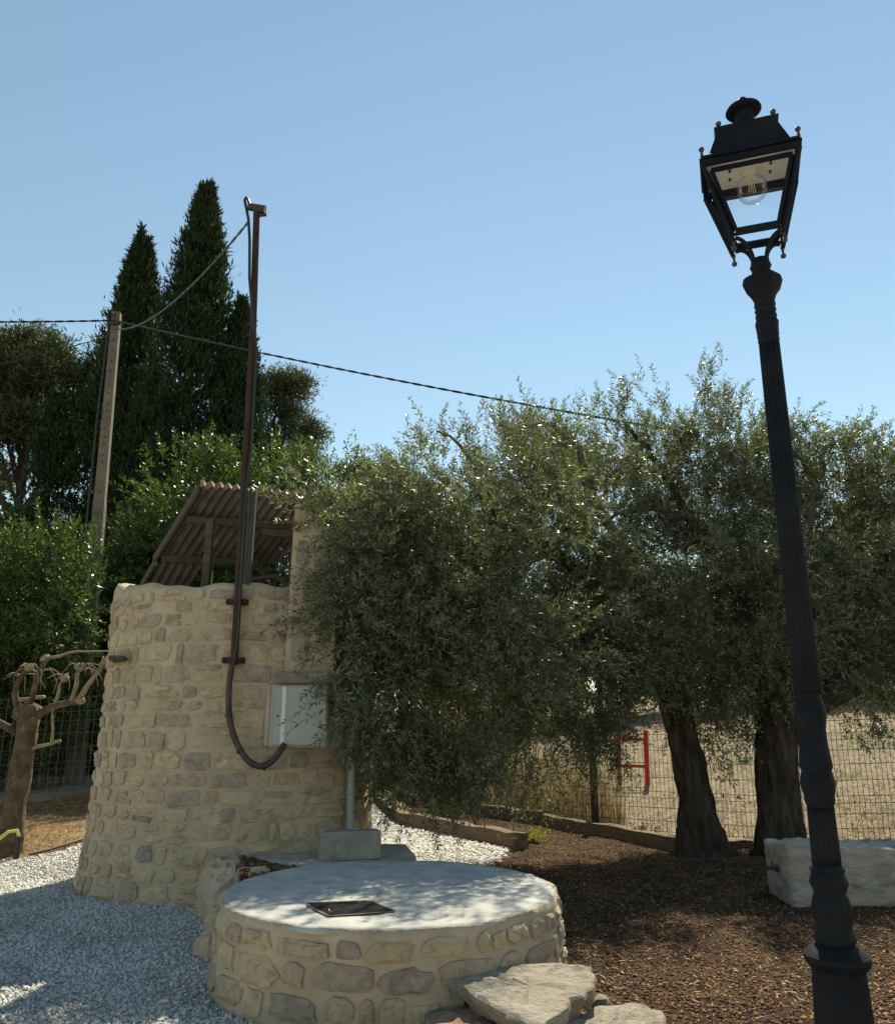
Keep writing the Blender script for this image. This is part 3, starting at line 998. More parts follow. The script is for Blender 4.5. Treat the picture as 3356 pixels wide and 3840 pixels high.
slab_rock('flat_rock', [(0.00, 5.13), (0.28, 5.33), (0.62, 5.42), (0.84, 5.34), (0.80, 4.98), (0.66, 4.80), (0.44, 4.42), (0.26, 4.68), (0.12, 4.95)], 0.27, 0.10, M['rock'],
          'largest flat pale rock leaning against the round slab', 31, (0.02, 0.03))
slab_rock('flat_rock', [(0.30, 4.55), (0.62, 4.84), (0.84, 5.08), (1.06, 5.10), (1.14, 4.90), (1.12, 4.62), (0.9, 4.28), (0.32, 4.28)], 0.15, 0.10, M['rock'],
          'smooth flat rock at the edge of the dark mulch, lower than its neighbour', 32, (0.01, 0.02))
slab_rock('flat_rock', [(-0.12, 5.02), (0.25, 5.10), (0.62, 4.85), (0.50, 4.45), (0.18, 4.30), (-0.10, 4.55)], 0.13, 0.16, M['red_rock'],
          'reddish jagged rock wedged under the large flat rock', 33, (0.0, 0.02))
lump('pebble', (0.90, 5.42, float(H(0.9, 5.42)) + 0.05), (0.06, 0.05, 0.05), M['rock'], None, 41, 12, 8, 0.3, 2.0, 0.9)
tag(bpy.context.scene.objects['pebble'], 'small rounded pinkish stone behind the flat rocks', 'rock')

# ------------------------------------------------------------------ roof shelter, mast, cabinet
P1, P2, P3 = Vector((-2.82, 9.0, 4.31)), Vector((-1.70, 9.5, 4.36)), Vector((-3.61, 10.0, 3.70))
shel = thing('tin_roof_shelter', (-2.4, 9.5, 3.1), 'rusty corrugated lean-to roof on timber posts over the tower', 'roof')


def corrugated(name, A, B, D, mat, parent, pitch=0.1, amp=0.022, th=0.004, nd=10):
    """sheet from front edge A-B running down along D"""
    A, B, D = Vector(A), Vector(B), Vector(D)
    U = B - A
    nrm = U.cross(D).normalized()
    if nrm.z < 0:
        nrm = -nrm
    nw = max(2, round(U.length / pitch))
    nu = nw * 8
    V, F = [], []
    for s in (0, 1):
        for i in range(nu + 1):
            for j in range(nd + 1):
                u, d = i / nu, j / nd
                p = A + U * u + D * d + nrm * (amp * math.sin(2 * math.pi * nw * u) + s * th + 0.012 * math.sin(5 * u + 2 * d))
                V.append(p[:])
    n1 = (nu + 1) * (nd + 1)
    for i in range(nu):
        for j in range(nd):
            a = i * (nd + 1) + j
            q = (a, a + 1, a + nd + 2, a + nd + 1)
            F.append(q)
            F.append(tuple(n1 + k for k in q[::-1]))
    for i in range(nu):
        for j in (0, nd):
            a = i * (nd + 1) + j
            b = a + nd + 1
            F.append((a, b, b + n1, a + n1))
    return mesh(name, V, F, mat, parent, smooth=True)


D = P3 - P1
o = corrugated('corrugated_sheet', P1, P2 + (P2 - P1) * 0.26, D * 1.02, M['tin'], shel)
o = corrugated('corrugated_sheet', P1 + Vector((0.02, -0.035, -0.02)), P2 + Vector((0.14, 0.03, -0.03)), Vector((-0.03, 0.05, 0.085)), M['tin_rust'], shel)
o['label'] = 'rusty red-brown cover strip along the high edge of the roof'
o = corrugated('corrugated_sheet', P3 + Vector((0.06, 0.0, -0.06)), P3 + (P2 - P1) * 0.42 + Vector((0.06, 0, -0.06)), D * 0.42 + Vector((0, 0, -0.05)), M['tin'], shel)
dn = Vector((0, 0, -1))
for k, d in enumerate((0.36, 0.93)):
    a = P1 + D * d + Vector((0.05, 0.0, -0.075))
    b = P2 + D * d + Vector((0.0, 0.0, -0.075))
    mb = MB()
    mb.beam(a, b, 0.07, 0.09, 0.008)
    mb.build('purlin', M['wood'], shel)
mb = MB()
mb.beam(P1 + Vector((-0.015, 0, -0.03)), P1 + D + Vector((-0.015, 0, -0.03)), 0.04, 0.10, 0.006)
mb.build('barge_board', M['wood'], shel)
mb = MB()
mb.beam(P3 + Vector((0, 0, -0.07)), P3 + D * 0.45 + Vector((0.0, 0, -0.1)), 0.04, 0.08, 0.006)
mb.build('barge_board', M['wood'], shel)
for (x, y, z0, z1, s) in ((-2.76, 9.28, 2.78, 4.00, 0.085), (-2.12, 8.60, 2.32, 4.19, 0.075), (-3.0, 10.2, 2.78, 3.62, 0.08), (-1.86, 9.75, 2.78, 4.06, 0.09)):
    mb = MB()
    mb.beam((x, y, z0), (x + 0.01, y, z1), s, s, 0.008)
    mb.build('post', M['greywood'] if y < 9 else M['wood'], shel)
mb = MB()
mb.beam((-2.16, 9.35, 3.86), (-1.66, 9.5, 3.86), 0.06, 0.08, 0.006)
mb.build('cross_piece', M['wood'], shel)
for k in range(13):                      # added boards, near black to stand for the shade under the roof
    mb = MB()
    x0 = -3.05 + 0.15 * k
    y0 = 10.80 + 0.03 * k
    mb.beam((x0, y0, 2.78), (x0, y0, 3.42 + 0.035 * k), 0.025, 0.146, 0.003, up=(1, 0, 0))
    mb.build('plank', M['shade_board'], shel)

pump = thing('well_pump', (-2.3, 9.75, 2.78), 'old dark pump machinery under the corrugated roof', 'pump')
mb = MB()
mb.tube([(-2.62, 9.7, 3.05), (-2.0, 9.85, 3.05)], 0.16, 16)
autosmooth(mb.build('motor_housing', M['wire_grey'], pump), 40)
mb = MB()
mb.box((-2.35, 9.78, 2.84), (0.75, 0.36, 0.10), rz=0.2, bevel=0.01)
mb.build('base_plate', M['iron_worn'], pump)
mb = MB()
mb.tube([(-1.96, 9.72, 3.12), (-1.90, 9.735, 3.12)], 0.26, 24)
mb.tube([(-2.1, 9.70, 3.12), (-1.7, 9.76, 3.12)], 0.03, 8)
mb.build('flywheel', M['iron_worn'], pump)
mb = MB()
mb.tube([(-2.45, 9.6, 3.16), (-2.3, 9.55, 3.34), (-2.0, 9.55, 3.38), (-1.85, 9.6, 3.25)], 0.035, 8)
mb.build('pipe', M['iron_worn'], pump)

# mast
mx, my = -2.185, 8.44
mast = thing('power_mast', (mx, my, 2.2), 'tall thin rusty pipe mast fixed to the front of the tower', 'mast')
mb = MB()
mb.tube([(mx + 0.03, my, 2.26), (mx + 0.01, my, 4.2), (mx, my, 5.8), (mx - 0.055, my, 7.50)], 0.040, 14)
autosmooth(mb.build('pipe', M['rust'], mast), 40)
for z in (2.31, 2.905):
    mb = MB()
    mb.box((mx + 0.01, my + 0.045, z), (0.22, 0.10, 0.055), bevel=0.006)
    mb.tube([(mx - 0.08, my - 0.03, z), (mx - 0.08, my + 0.1, z)], 0.014, 8)
    mb.tube([(mx + 0.10, my - 0.03, z), (mx + 0.10, my + 0.1, z)], 0.014, 8)
    mb.build('wall_bracket', M['rust'], mast)
tx, tz = mx - 0.055, 7.50
mb = MB()
mb.tube([(tx - 0.10, my, tz + 0.085), (tx + 0.10, my, tz + 0.05)], 0.045, 12)
mb.box((tx + 0.03, my, tz + 0.02), (0.13, 0.10, 0.05), bevel=0.008)
mb.tube([(tx - 0.02, my, tz - 0.04), (tx + 0.12, my, tz - 0.02)], 0.02, 8)
mb.build('insulator_head', M['iron_worn'], mast)
mb = MB()
mb.tube([(tx - 0.05, my - 0.01, tz + 0.03), (tx - 0.115, my - 0.01, tz + 0.18), (tx - 0.135, my - 0.01, tz + 0.205), (tx - 0.15, my - 0.01, tz + 0.17), (tx - 0.085, my - 0.02, tz - 0.10), (tx - 0.045, my - 0.05, tz - 0.4),
         (tx - 0.015, my - 0.055, tz - 0.9), (mx + 0.055, my - 0.03, 5.7), (mx + 0.065, my - 0.02, 4.6), (mx + 0.05, my - 0.04, 4.1), (mx + 0.06, my - 0.045, 2.5), (mx + 0.035, my - 0.03, 2.28)], 0.017, 7)
mb.build('lead_in_cable', M['rubber'], mast)
mb = MB()
cp = [(-2.165, 8.40, 2.27), (-2.180, 8.385, 2.07), (-2.165, 8.39, 1.78), (-2.115, 8.40, 1.60), (-2.04, 8.40, 1.44), (-1.93, 8.40, 1.315), (-1.81, 8.41, 1.27), (-1.71, 8.43, 1.33), (-1.65, 8.46, 1.42), (-1.62, 8.50, 1.49)]
fine = [Vector(q) for q in cp]
for _ in range(3):                      # round the corners
    nf = [fine[0]]
    for q in range(len(fine) - 1):
        nf += [fine[q].lerp(fine[q + 1], 0.25), fine[q].lerp(fine[q + 1], 0.75)]
    fine = nf + [fine[-1]]
mb.tube(fine, 0.031, 12)
autosmooth(mb.build('conduit', M['conduit'], mast), 50)
for q in (2, 4, 6):
    mb = MB()
    a, b = Vector(cp[q]), Vector(cp[q + 1])
    mb.tube([a, a + (b - a).normalized() * 0.03], 0.037, 12)
    mb.build('clip', M['rubber'], mast)

cab = thing('meter_cabinet', (-1.50, 8.70, 1.46), 'pale grey electric meter cabinet set in the tower wall', 'cabinet')
mb = MB()
mb.box((-1.505, 8.75, 1.766), (0.585, 0.34, 0.62), bevel=0.012)
mb.build('case', M['cabinet'], cab)
mb = MB()
mb.box((-1.49, 8.568, 1.766), (0.535, 0.022, 0.575), bevel=0.006)
door = mb.build('door', M['cabinet'], cab)
mb = MB()
mb.box((-1.655, 8.5545, 1.766), (0.04, 0.005, 0.572))
mb.build('pale_strip', M['cabinet_light'], door)
mb = MB()
mb.tube([(-1.71, 8.56, 1.76), (-1.71, 8.545, 1.76)], 0.010, 10)
mb.build('lock', M['iron'], door)
for z in (1.60, 1.93):
    MB().box((-1.222, 8.565, z), (0.018, 0.03, 0.06), bevel=0.003).build('hinge', M['pvc'], door)
mb = MB()
mb.box((-1.825, 8.70, 1.766), (0.045, 0.20, 0.60), bevel=0.004)
mb.build('side_frame', M['mortar'], cab)
mb = MB()
mb.box((-1.803, 8.615, 1.90), (0.006, 0.01, 0.35))
mb.build('painted_edge', M['red_edge'], cab)

dp = thing('downpipe', (-0.99, 9.15, 0.45), 'grey plastic pipe standing against the right side of the tower', 'pipe')
mb = MB()
mb.tube([(-1.02, 9.22, 0.455), (-1.03, 9.22, 1.35), (-1.04, 9.21, 1.7)], 0.045, 16)
autosmooth(mb.build('pipe', M['pvc'], dp), 40)
mb = MB()
mb.tube([(-1.026, 9.22, 0.96), (-1.026, 9.22, 1.02)], 0.053, 16)
autosmooth(mb.build('collar', M['pvc'], dp), 40)

# ------------------------------------------------------------------ street lamp
LX, LY = 1.175, 2.75
lamp = thing('street_lamp', (LX, LY, 0.0), 'black cast iron lamp post with four-sided glass lantern', 'street lamp')
base_prof = [(0.15, 0.0), (0.15, 0.05), (0.125, 0.07), (0.118, 0.16), (0.105, 0.20), (0.100, 0.45), (0.090, 0.70), (0.084, 0.767), (0.0795, 0.86), (0.078, 0.894), (0.077, 0.911), (0.0825, 0.922),
             (0.0937, 0.938), (0.0924, 0.952), (0.076, 0.968), (0.054, 0.982), (0.0617, 0.996), (0.0597, 1.007), (0.0514, 1.021), (0.0529, 1.037), (0.0607, 1.062), (0.0587, 1.086), (0.0533, 1.107), (0.0456, 1.126),
             (0.0506, 1.138), (0.0578, 1.154), (0.0522, 1.17), (0.0466, 1.181), (0.0523, 1.19), (0.0495, 1.197), (0.0404, 1.207)]


for k in range(4):
    a = k * math.pi / 2 + 0.5
    MB().tube([(LX + 0.135 * math.cos(a), LY + 0.135 * math.sin(a), 0.045), (LX + 0.135 * math.cos(a), LY + 0.135 * math.sin(a), 0.075)], 0.012, 6).build('anchor_bolt', M['iron_worn'], lamp)


def leafy(z, a):
    k = 1.0
    if 0.915 < z < 0.975:
        k += 0.055 * abs(math.sin(2.0 * a + 0.6))
    if 1.04 < z < 1.12:
        k += 0.03 * math.cos(8 * a)
    if z < 0.9:
        k += 0.02 * math.cos(8 * a)
    return k


mb = MB()
mb.lathe(base_prof, (LX, LY), 64, leafy)
autosmooth(mb.build('pedestal', M['iron'], lamp), 40)
mid = [(0.0404, 1.207), (0.0382, 1.375)]


def flutes(z, a):
    return 1 + 0.06 * math.cos(14 * a)


mb = MB()
mb.lathe([(0.0404 - 0.0022 * i / 6, 1.207 + 0.168 * i / 6) for i in range(7)], (LX, LY), 96, flutes)
mb.build('fluted_drum', M['iron'], lamp, True)
mb = MB()
mb.lathe([(0.0382, 1.373), (0.0433, 1.386), (0.0462, 1.397), (0.0448, 1.406), (0.0485, 1.42), (0.0529, 1.442), (0.0515, 1.455), (0.048, 1.47), (0.0451, 1.483), (0.0503, 1.496), (0.0482, 1.518), (0.0447, 1.549), (0.0426, 1.58),
          (0.042, 1.611), (0.0458, 1.633), (0.0489, 1.655), (0.046, 1.677), (0.0402, 1.702), (0.040, 1.722)], (LX, LY), 48)
autosmooth(mb.build('baluster', M['iron'], lamp), 50)
mb = MB()
mb.lathe([(0.0402 - (0.0402 - 0.0342) * i / 12, 1.72 + (2.972 - 1.72) * i / 12) for i in range(13)], (LX, LY), 96, flutes)
mb.build('shaft', M['iron'], lamp, True)


def cap_leaf(z, a):
    if z > 3.18 and z < 3.25:
        return 1 + 0.07 * math.cos(4 * a + 0.8)
    if 3.0 < z < 3.06:
        return 1 + 0.03 * math.cos(12 * a)
    return 1


mb = MB()
mb.lathe([(0.0342, 2.968), (0.0376, 2.986), (0.036, 2.998), (0.0375, 3.005), (0.0369, 3.014), (0.0386, 3.04), (0.0404, 3.058), (0.0354, 3.07), (0.0379, 3.085), (0.0337, 3.097), (0.038, 3.107), (0.0338, 3.117), (0.0381, 3.128),
          (0.0356, 3.144), (0.0441, 3.169), (0.0561, 3.19), (0.0613, 3.206), (0.0665, 3.223), (0.0632, 3.240), (0.036, 3.252), (0.0342, 3.262), (0.0326, 3.277), (0.0386, 3.290), (0.0343, 3.302), (0.0327, 3.318)], (LX, LY), 64, cap_leaf)
autosmooth(mb.build('capital', M['iron'], lamp), 40)

LYAW = R(-19)
lm = Matrix.Rotation(LYAW, 4, 'Z')


def lp3(x, y, z):
    q = lm @ Vector((x, y * 0.63, 0))
    return Vector((LX + q.x, LY + q.y, z))


WT, WB, ZT, ZB, ZR = 0.172, 0.088, 3.706, 3.412, 3.880      # half widths and heights of the lantern
cor = [(-1, -1), (1, -1), (1, 1), (-1, 1)]
frame = None
mb = MB()
for k in range(4):
    a, b = cor[k], cor[(k + 1) % 4]
    mb.beam(lp3(a[0] * WT, a[1] * WT, ZT), lp3(b[0] * WT, b[1] * WT, ZT), 0.012, 0.028, 0.002)
    mb.beam(lp3(a[0] * WT, a[1] * WT, ZT - 0.008), lp3(a[0] * WB, a[1] * WB, ZB - 0.03), 0.014, 0.014, 0.002)
    mb.beam(lp3(a[0] * (WT - .004), a[1] * (WT - .004), ZT + 0.024), lp3(b[0] * (WT - .004), b[1] * (WT - .004), ZT + 0.024), 0.030, 0.012, 0.002)
    mb.beam(lp3(a[0] * WB, a[1] * WB, ZB), lp3(b[0] * WB, b[1] * WB, ZB), 0.010, 0.012, 0.002)
frame = mb.build('lantern_frame', M['iron'], lamp)
# glazing frames, one per side, with their panes
for k in range(4):
    a, b = cor[k], cor[(k + 1) % 4]
    q = lambda f, g, z, ins=0.006: lp3((a[0] * (1 - f) + b[0] * f) * g - ins * (a[0] + b[0]) / 2, (a[1] * (1 - f) + b[1] * f) * g - ins * (a[1] + b[1]) / 2, z)
    mb = MB()
    t0, t1 = ZT - 0.030, ZB + 0.016
    gt, gb = WT + (WB - WT) * 0.03 / (ZT - ZB), WB + (WT - WB) * 0.016 / (ZT - ZB)
    mb.beam(q(0.06, gt, t0), q(0.94, gt, t0), 0.006, 0.020)
    mb.beam(q(0.08, gb, t1), q(0.92, gb, t1), 0.006, 0.020)
    mb.beam(q(0.065, gt, t0), q(0.10, gb, t1), 0.006, 0.015)
    mb.beam(q(0.935, gt, t0), q(0.90, gb, t1), 0.006, 0.015)
    gf = mb.build('glazing_bar', M['iron'], lamp)
    mb = MB()
    c4 = [q(0.08, gt, t0, 0.011), q(0.92, gt, t0, 0.011), q(0.89, gb, t1, 0.011), q(0.11, gb, t1, 0.011)]
    nn = (c4[1] - c4[0]).cross(c4[2] - c4[0]).normalized() * 0.003
    mb.add([p_[:] for p_ in c4] + [(p_ + nn)[:] for p_ in c4], [(0, 1, 2, 3), (7, 6, 5, 4), (0, 4, 5, 1), (1, 5, 6, 2), (2, 6, 7, 3), (3, 7, 4, 0)])
    mb.build('pane', M['pane'], lamp)
    # corner balls and curved arms
    cx, cy = a
    pt = lp3(cx * WT, cy * WT, ZT + 0.03)
    mb = MB()
    mb.tube([pt, pt + Vector((0, 0, 0.028))], [0.007, 0.004], 8)
    mb.ball(pt + Vector((0, 0, 0.034)), 0.0105)
    autosmooth(mb.build('finial_ball', M['iron_worn'], lamp), 60)
    pt = lp3(cx * WB, cy * WB, ZB - 0.03)
    mb = MB()
    mb.tube([pt, pt + Vector((0, 0, -0.022))], [0.006, 0.004], 8)
    mb.ball(pt + Vector((0, 0, -0.030)), 0.0105)
    autosmooth(mb.build('finial_ball', M['iron_worn'], lamp), 60)
    pt = lp3(cx * 0.100, cy * 0.100, ZR + 0.012)
    mb = MB()
    mb.ball(pt + Vector((0, 0, 0.012)), 0.011)
    autosmooth(mb.build('finial_ball', M['iron_worn'], lamp), 60)
    mb = MB()
    pts = []
    for i in range(9):
        s = i / 8 * math.pi / 2
        g = 0.022 + (WB - 0.010 - 0.022) * (1 - math.cos(s))
        z = 3.30 + (ZB - 0.012 - 3.30) * math.sin(s)
        pts.append(lp3(cx * g, cy * g, z))
    mb.tube(pts, 0.0078, 8)
    autosmooth(mb.build('arm', M['iron'], lamp), 60)
mb = MB()
rp = [(WT - 0.02, ZT + 0.030), (0.112, ZR - 0.028), (0.115, ZR - 0.020), (0.118, ZR + 0.004)]
base_i = 0
V = []
for g, z in rp:
    V += [lp3(cx * g, cy * g, z)[:] for cx, cy in cor]
Fc = []
for q in range(len(rp) - 1):
    for i in range(4):
        j = (i + 1) % 4
        Fc.append((q * 4 + i, q * 4 + j, q * 4 + 4 + j, q * 4 + 4 + i))
Fc.append((12, 13, 14, 15))
mb.add(V, Fc)
roof = mb.build('lantern_roof', M['iron'], lamp)
mb = MB()
mb.lathe([(0.040, ZR + 0.004), (0.036, ZR + 0.06), (0.036, ZR + 0.095), (0.062, ZR + 0.100), (0.068, ZR + 0.106), (0.066, ZR + 0.112), (0.045, ZR + 0.128), (0.022, ZR + 0.136), (0.018, ZR + 0.142), (0.021, ZR + 0.152), (0.016, ZR + 0.162), (0.004, ZR + 0.168)], (LX, LY), 40)
autosmooth(mb.build('chimney_cap', M['iron'], lamp), 40)
ZP = ZT + 0.012
mb = MB()
V = [lp3(cx * (WT - 0.012), cy * (WT - 0.012), z)[:] for z in (ZP, ZP + 0.008) for cx, cy in cor]
mb.add(V, [(3, 2, 1, 0), (4, 5, 6, 7), (0, 1, 5, 4), (1, 2, 6, 5), (2, 3, 7, 6), (3, 0, 4, 7)])
plate = mb.build('reflector_plate', M['white_plate'], lamp)
for (x, y) in ((-0.075, -0.03), (0.075, -0.03), (-0.075, 0.055), (0.075, 0.055)):
    mb = MB()
    p_ = lp3(x, y, ZP)
    mb.tube([p_, p_ + Vector((0, 0, -0.010))], 0.005, 8)
    mb.build('screw', M['iron_worn'], plate)
mb = MB()
mb.lathe([(0.020, ZP - 0.040), (0.026, ZP - 0.024), (0.029, ZP - 0.006), (0.044, ZP - 0.005), (0.044, ZP - 0.0005)], (LX, LY), 32)
autosmooth(mb.build('lamp_holder', M['cream'], lamp), 40)
bz = 3.628
prof = [(0.0002, bz - 0.058)] + [(0.058 * math.sin(math.pi * i / 24), bz - 0.058 * math.cos(math.pi * i / 24)) for i in range(1, 21)] + [(0.018, bz + 0.0545), (0.016, ZP - 0.038)]
mb = MB()
mb.lathe(prof, (LX, LY), 40, cap=False)
bulb = mb.build('bulb', M['bulbglass'], lamp, True)
mb = MB()
mb.tube([(LX, LY, ZP - 0.038), (LX, LY, bz + 0.016)], 0.0035, 6)
for s in (-1.5, -0.5, 0.5, 1.5):
    mb.tube([(LX + s * 0.006, LY, bz + 0.026), (LX + s * 0.009, LY, bz - 0.016)], 0.0013, 6)
mb.build('filament', M['filament'], bulb)

# ------------------------------------------------------------------ stone trough with spigot
def rough_block(name, lo, hi, mat, seed, nx=26, ny=12, nz=12, yaw=0.0, amp=0.022, parent=None):
    lo, hi = np.array(lo), np.array(hi)
    V, F, idx = [], [], {}
    c = (lo + hi) / 2

    def vid(i, j, k):
        key = (i, j, k)
        if key not in idx:
            u = np.array((i / nx, j / ny, k / nz))
            p = lo + (hi - lo) * u
            # round the edges
            e = np.minimum(u, 1 - u) * (hi - lo)
            nd = (p - c) / ((hi - lo) / 2)
            s = np.sort(e)
            if s[1] < 0.07:
                p = p - (nd * (np.abs(nd) > 0.55)) * 0.016 * (1 - s[1] / 0.07)
            top = 1.8 if k == nz else 1.0
            dirn = np.array([(i == nx) * 1.0 - (i == 0), (j == ny) * 1.0 - (j == 0), (k == nz) * 1.0 - (k == 0)])
            p = p + dirn * (amp * top * float(vnoise(p + seed, 6.0)) + amp * top * 1.1 * float(vnoise(p * [1, 1, 2.4] + seed, 15.0)) + amp * 1.2 * float(vnoise(p + seed, 2.0)))
            idx[key] = len(V)
            V.append(p)
        return idx[key]
    for i in range(nx):
        for j in range(ny):
            F.append((vid(i, j, 0), vid(i, j + 1, 0), vid(i + 1, j + 1, 0), vid(i + 1, j, 0)))
            F.append((vid(i, j, nz), vid(i + 1, j, nz), vid(i + 1, j + 1, nz), vid(i, j + 1, nz)))
    for i in range(nx):
        for k in range(nz):
            F.append((vid(i, 0, k), vid(i + 1, 0, k), vid(i + 1, 0, k + 1), vid(i, 0, k + 1)))
            F.append((vid(i, ny, k), vid(i, ny, k + 1), vid(i + 1, ny, k + 1), vid(i + 1, ny, k)))
    for j in range(ny):
        for k in range(nz):
            F.append((vid(0, j, k), vid(0, j, k + 1), vid(0, j + 1, k + 1), vid(0, j + 1, k)))
            F.append((vid(nx, j, k), vid(nx, j + 1, k), vid(nx, j + 1, k + 1), vid(nx, j, k + 1)))
    V = np.array(V)
    cs, sn = math.cos(yaw), math.sin(yaw)
    d = V - lo
    V = np.stack([lo[0] + d[:, 0] * cs - d[:, 1] * sn, lo[1] + d[:, 0] * sn + d[:, 1] * cs, V[:, 2]], 1)
    return mesh(name, V, F, mat, parent, smooth=True)


tr = thing('stone_trough', (3.9, 8.7, 0.0), 'big rough-hewn pale limestone block lying beside the second olive trunk', 'stone block')
rough_block('block', (3.22, 8.38, 0.0), (5.15, 9.10, 0.55), M['trough'], 5, 64, 24, 22, R(-2), 0.024, tr)
mb = MB()
mb.tube([(3.27, 8.62, 0.33), (3.06, 8.60, 0.33)], 0.017, 10)
mb.tube([(3.15, 8.61, 0.33), (3.15, 8.61, 0.39)], 0.010, 8)
mb.tube([(3.18, 8.61, 0.33), (3.205, 8.61, 0.33)], 0.034, 6)
mb.build('spigot', M['iron_worn'], tr)

# ------------------------------------------------------------------ timber sleepers
def sleeper(name, a, b, wd, ht, label, seed, sink=0.06, mat=None):
    a, b = np.array(a), np.array(b)
    d = b - a
    L = np.linalg.norm(d)
    yaw = math.atan2(d[1], d[0])
    r = np.random.default_rng(seed)
    nx = max(6, int(L / 0.22))
    secs = [(-wd / 2, 0), (-wd / 2, ht * .5), (-wd / 2 + .015, ht), (0, ht), (wd / 2 - .015, ht), (wd / 2, ht * .5), (wd / 2, 0)]
    V, F = [], []
    n = len(secs)
    for i in range(nx + 1):
        q = a + d * i / nx
        z = float(H(q[0], q[1])) - sink
        for (s, zz) in secs:
            s2 = s + r.normal() * 0.006
            V.append((q[0] - math.sin(yaw) * s2, q[1] + math.cos(yaw) * s2, z + zz + r.normal() * 0.005 + 0.01 * math.sin(i * 1.3 + seed)))
    for i in range(nx):
        for k in range(n):
            k2 = (k + 1) % n
            F.append((i * n + k, i * n + k2, (i + 1) * n + k2, (i + 1) * n + k))
    F.append(tuple(range(n)))
    F.append(tuple(nx * n + k for k in range(n))[::-1])
    o = mesh(name, V, F, mat or M['sleeper'])
    autosmooth(o, 30)
    return tag(o, label, 'timber beam', 'timber sleepers edging the beds')


sleeper('timber_sleeper', (1.02, 12.15), (-1.40, 16.45), 0.24, 0.28, 'long sunlit timber beam beside the white gravel strip', 3)
sleeper('timber_sleeper', (3.22, 12.15), (1.72, 15.35), 0.22, 0.25, 'timber beam along the fence that ends at the first olive trunk', 5)
sleeper('timber_sleeper', (1.72, 15.45), (0.13, 18.25), 0.24, 0.28, 'timber beam along the fence under the first black post', 7)
sleeper('timber_sleeper', (0.07, 18.35), (-1.8, 20.9), 0.24, 0.28, 'farthest timber beam along the fence behind the rose bush', 9)
sleeper('timber_sleeper', (-6.25, 13.80), (-4.2, 14.35), 0.20, 0.26, 'timber beam on the straw mulch left of the tower', 11)
sleeper('timber_sleeper', (4.3, 12.45), (3.6, 12.6), 0.2, 0.16, 'short buried timber end between the two olive trunks', 13)

# ------------------------------------------------------------------ wire fences
def panel_fence(name, pts, label, post_mat, wire_mat, hgt=1.75, sp=0.05, capz=True, wr=0.0034):
    root = thing(name, (pts[0][0], pts[0][1], float(H(*pts[0]))), label, 'fence')
    prof = [(0.0, 0.02), (0.0, 0.20), (0.0, 0.55), (0.03, 0.60), (0.0, 0.65), (0.0, 1.10), (0.0, 1.45), (0.03, 1.50), (0.0, 1.55), (0.0, hgt)]
    for i, (x, y) in enumerate(pts):
        z = float(H(x, y))
        mb = MB()
        mb.box((x, y, z + (hgt + 0.0) / 2 - 0.05), (0.09, 0.09, hgt + 0.16), rz=0.5, bevel=0.004)
        po = mb.build('post', post_mat, root)
        mb = MB()
        mb.box((x, y, z + hgt + 0.045), (0.10, 0.10, 0.03), rz=0.5, bevel=0.005)
        mb.build('post_cap', post_mat, po)
    for i in range(len(pts) - 1):
        a, b = Vector((*pts[i], 0)), Vector((*pts[i + 1], 0))
        d = b - a
        L = d.length
        nrm = Vector((d.y, -d.x, 0)).normalized()
        if nrm.y > 0:
            nrm = -nrm
        mb = MB()
        n = int(L / sp)
        for k in range(1, n):
            q = a + d * (k / n)
            z0 = float(H(a.x, a.y)) * (1 - k / n) + float(H(b.x, b.y)) * k / n
            mb.tube([(q.x + nrm.x * o_, q.y + nrm.y * o_, z0 + zz) for o_, zz in prof], wr, 3, False)
        for o_, zz in ((0, .04), (0, .20), (0, .40), (.0, .55), (.0, .65), (0, .87), (0, 1.10), (0, 1.30), (0, 1.45), (0, 1.55), (0, hgt - .02)):
            a2, b2 = a + nrm * o_, b + nrm * o_
            mb.tube([(a2.x, a2.y, float(H(a.x, a.y)) + zz), (b2.x, b2.y, float(H(b.x, b.y)) + zz)], wr, 4, False)
        w_ = mb.build('wire_panel', wire_mat, root)
        w_['kind'] = 'stuff'
    return root


panel_fence('wire_fence', FR, 'black welded wire fence with posts behind the olive trees', M['fence'], M['fence'], 1.75, 0.07, True, 0.0042)
panel_fence('wire_fence', FL, 'grey wire panel fence behind the pruned tree', M['fence'], M['fence_steel'], 1.7, 0.12, True, 0.0040)

# red frame standing in the field
z = float(H(4.38, 19.0))
red = thing('red_frame', (4.38, 19.0, z), 'red painted metal frame standing in the field behind the fence', 'frame')
for (x, y0) in ((4.38, 19.0), (3.85, 19.4)):
    MB().beam((x, y0, z - 0.1), (x + 0.03, y0, z + 1.15), 0.10, 0.07, 0.004, up=(0, 1, 0)).build('upright', M['redpaint'], red)
for zz in (0.38, 0.95):
    MB().beam((4.38, 19.01, z + zz), (3.85, 19.41, z + zz), 0.05, 0.07, 0.004).build('crossbar', M['redpaint'], red)

# ------------------------------------------------------------------ concrete pole, wires
px_, py_ = -7.05, 16.4
pole = thing('concrete_pole', (px_, py_, 0.4), 'tall tapering concrete utility pole with a row of holes', 'utility pole')
mb = MB()
V = []
for z, hw, hd in ((0.2, 0.15, 0.125), (6.15, 0.113, 0.10), (6.25, 0.105, 0.096), (10.43, 0.085, 0.082), (10.53, 0.085, 0.082)):
    x = px_ - 0.215 * (z - 0.5) / 9.5
    c_, s_ = math.cos(0.15), math.sin(0.15)
    for a, b in ((-hw, -hd), (hw, -hd), (hw, hd), (-hw, hd)):
        V.append((x + a * c_ - b * s_, py_ + a * s_ + b * c_, z))
F = [(q * 4 + i, q * 4 + (i + 1) % 4, q * 4 + 4 + (i + 1) % 4, q * 4 + 4 + i) for q in range(4) for i in range(4)] + [(16, 17, 18, 19), (3, 2, 1, 0)]
mb.add(V, F)
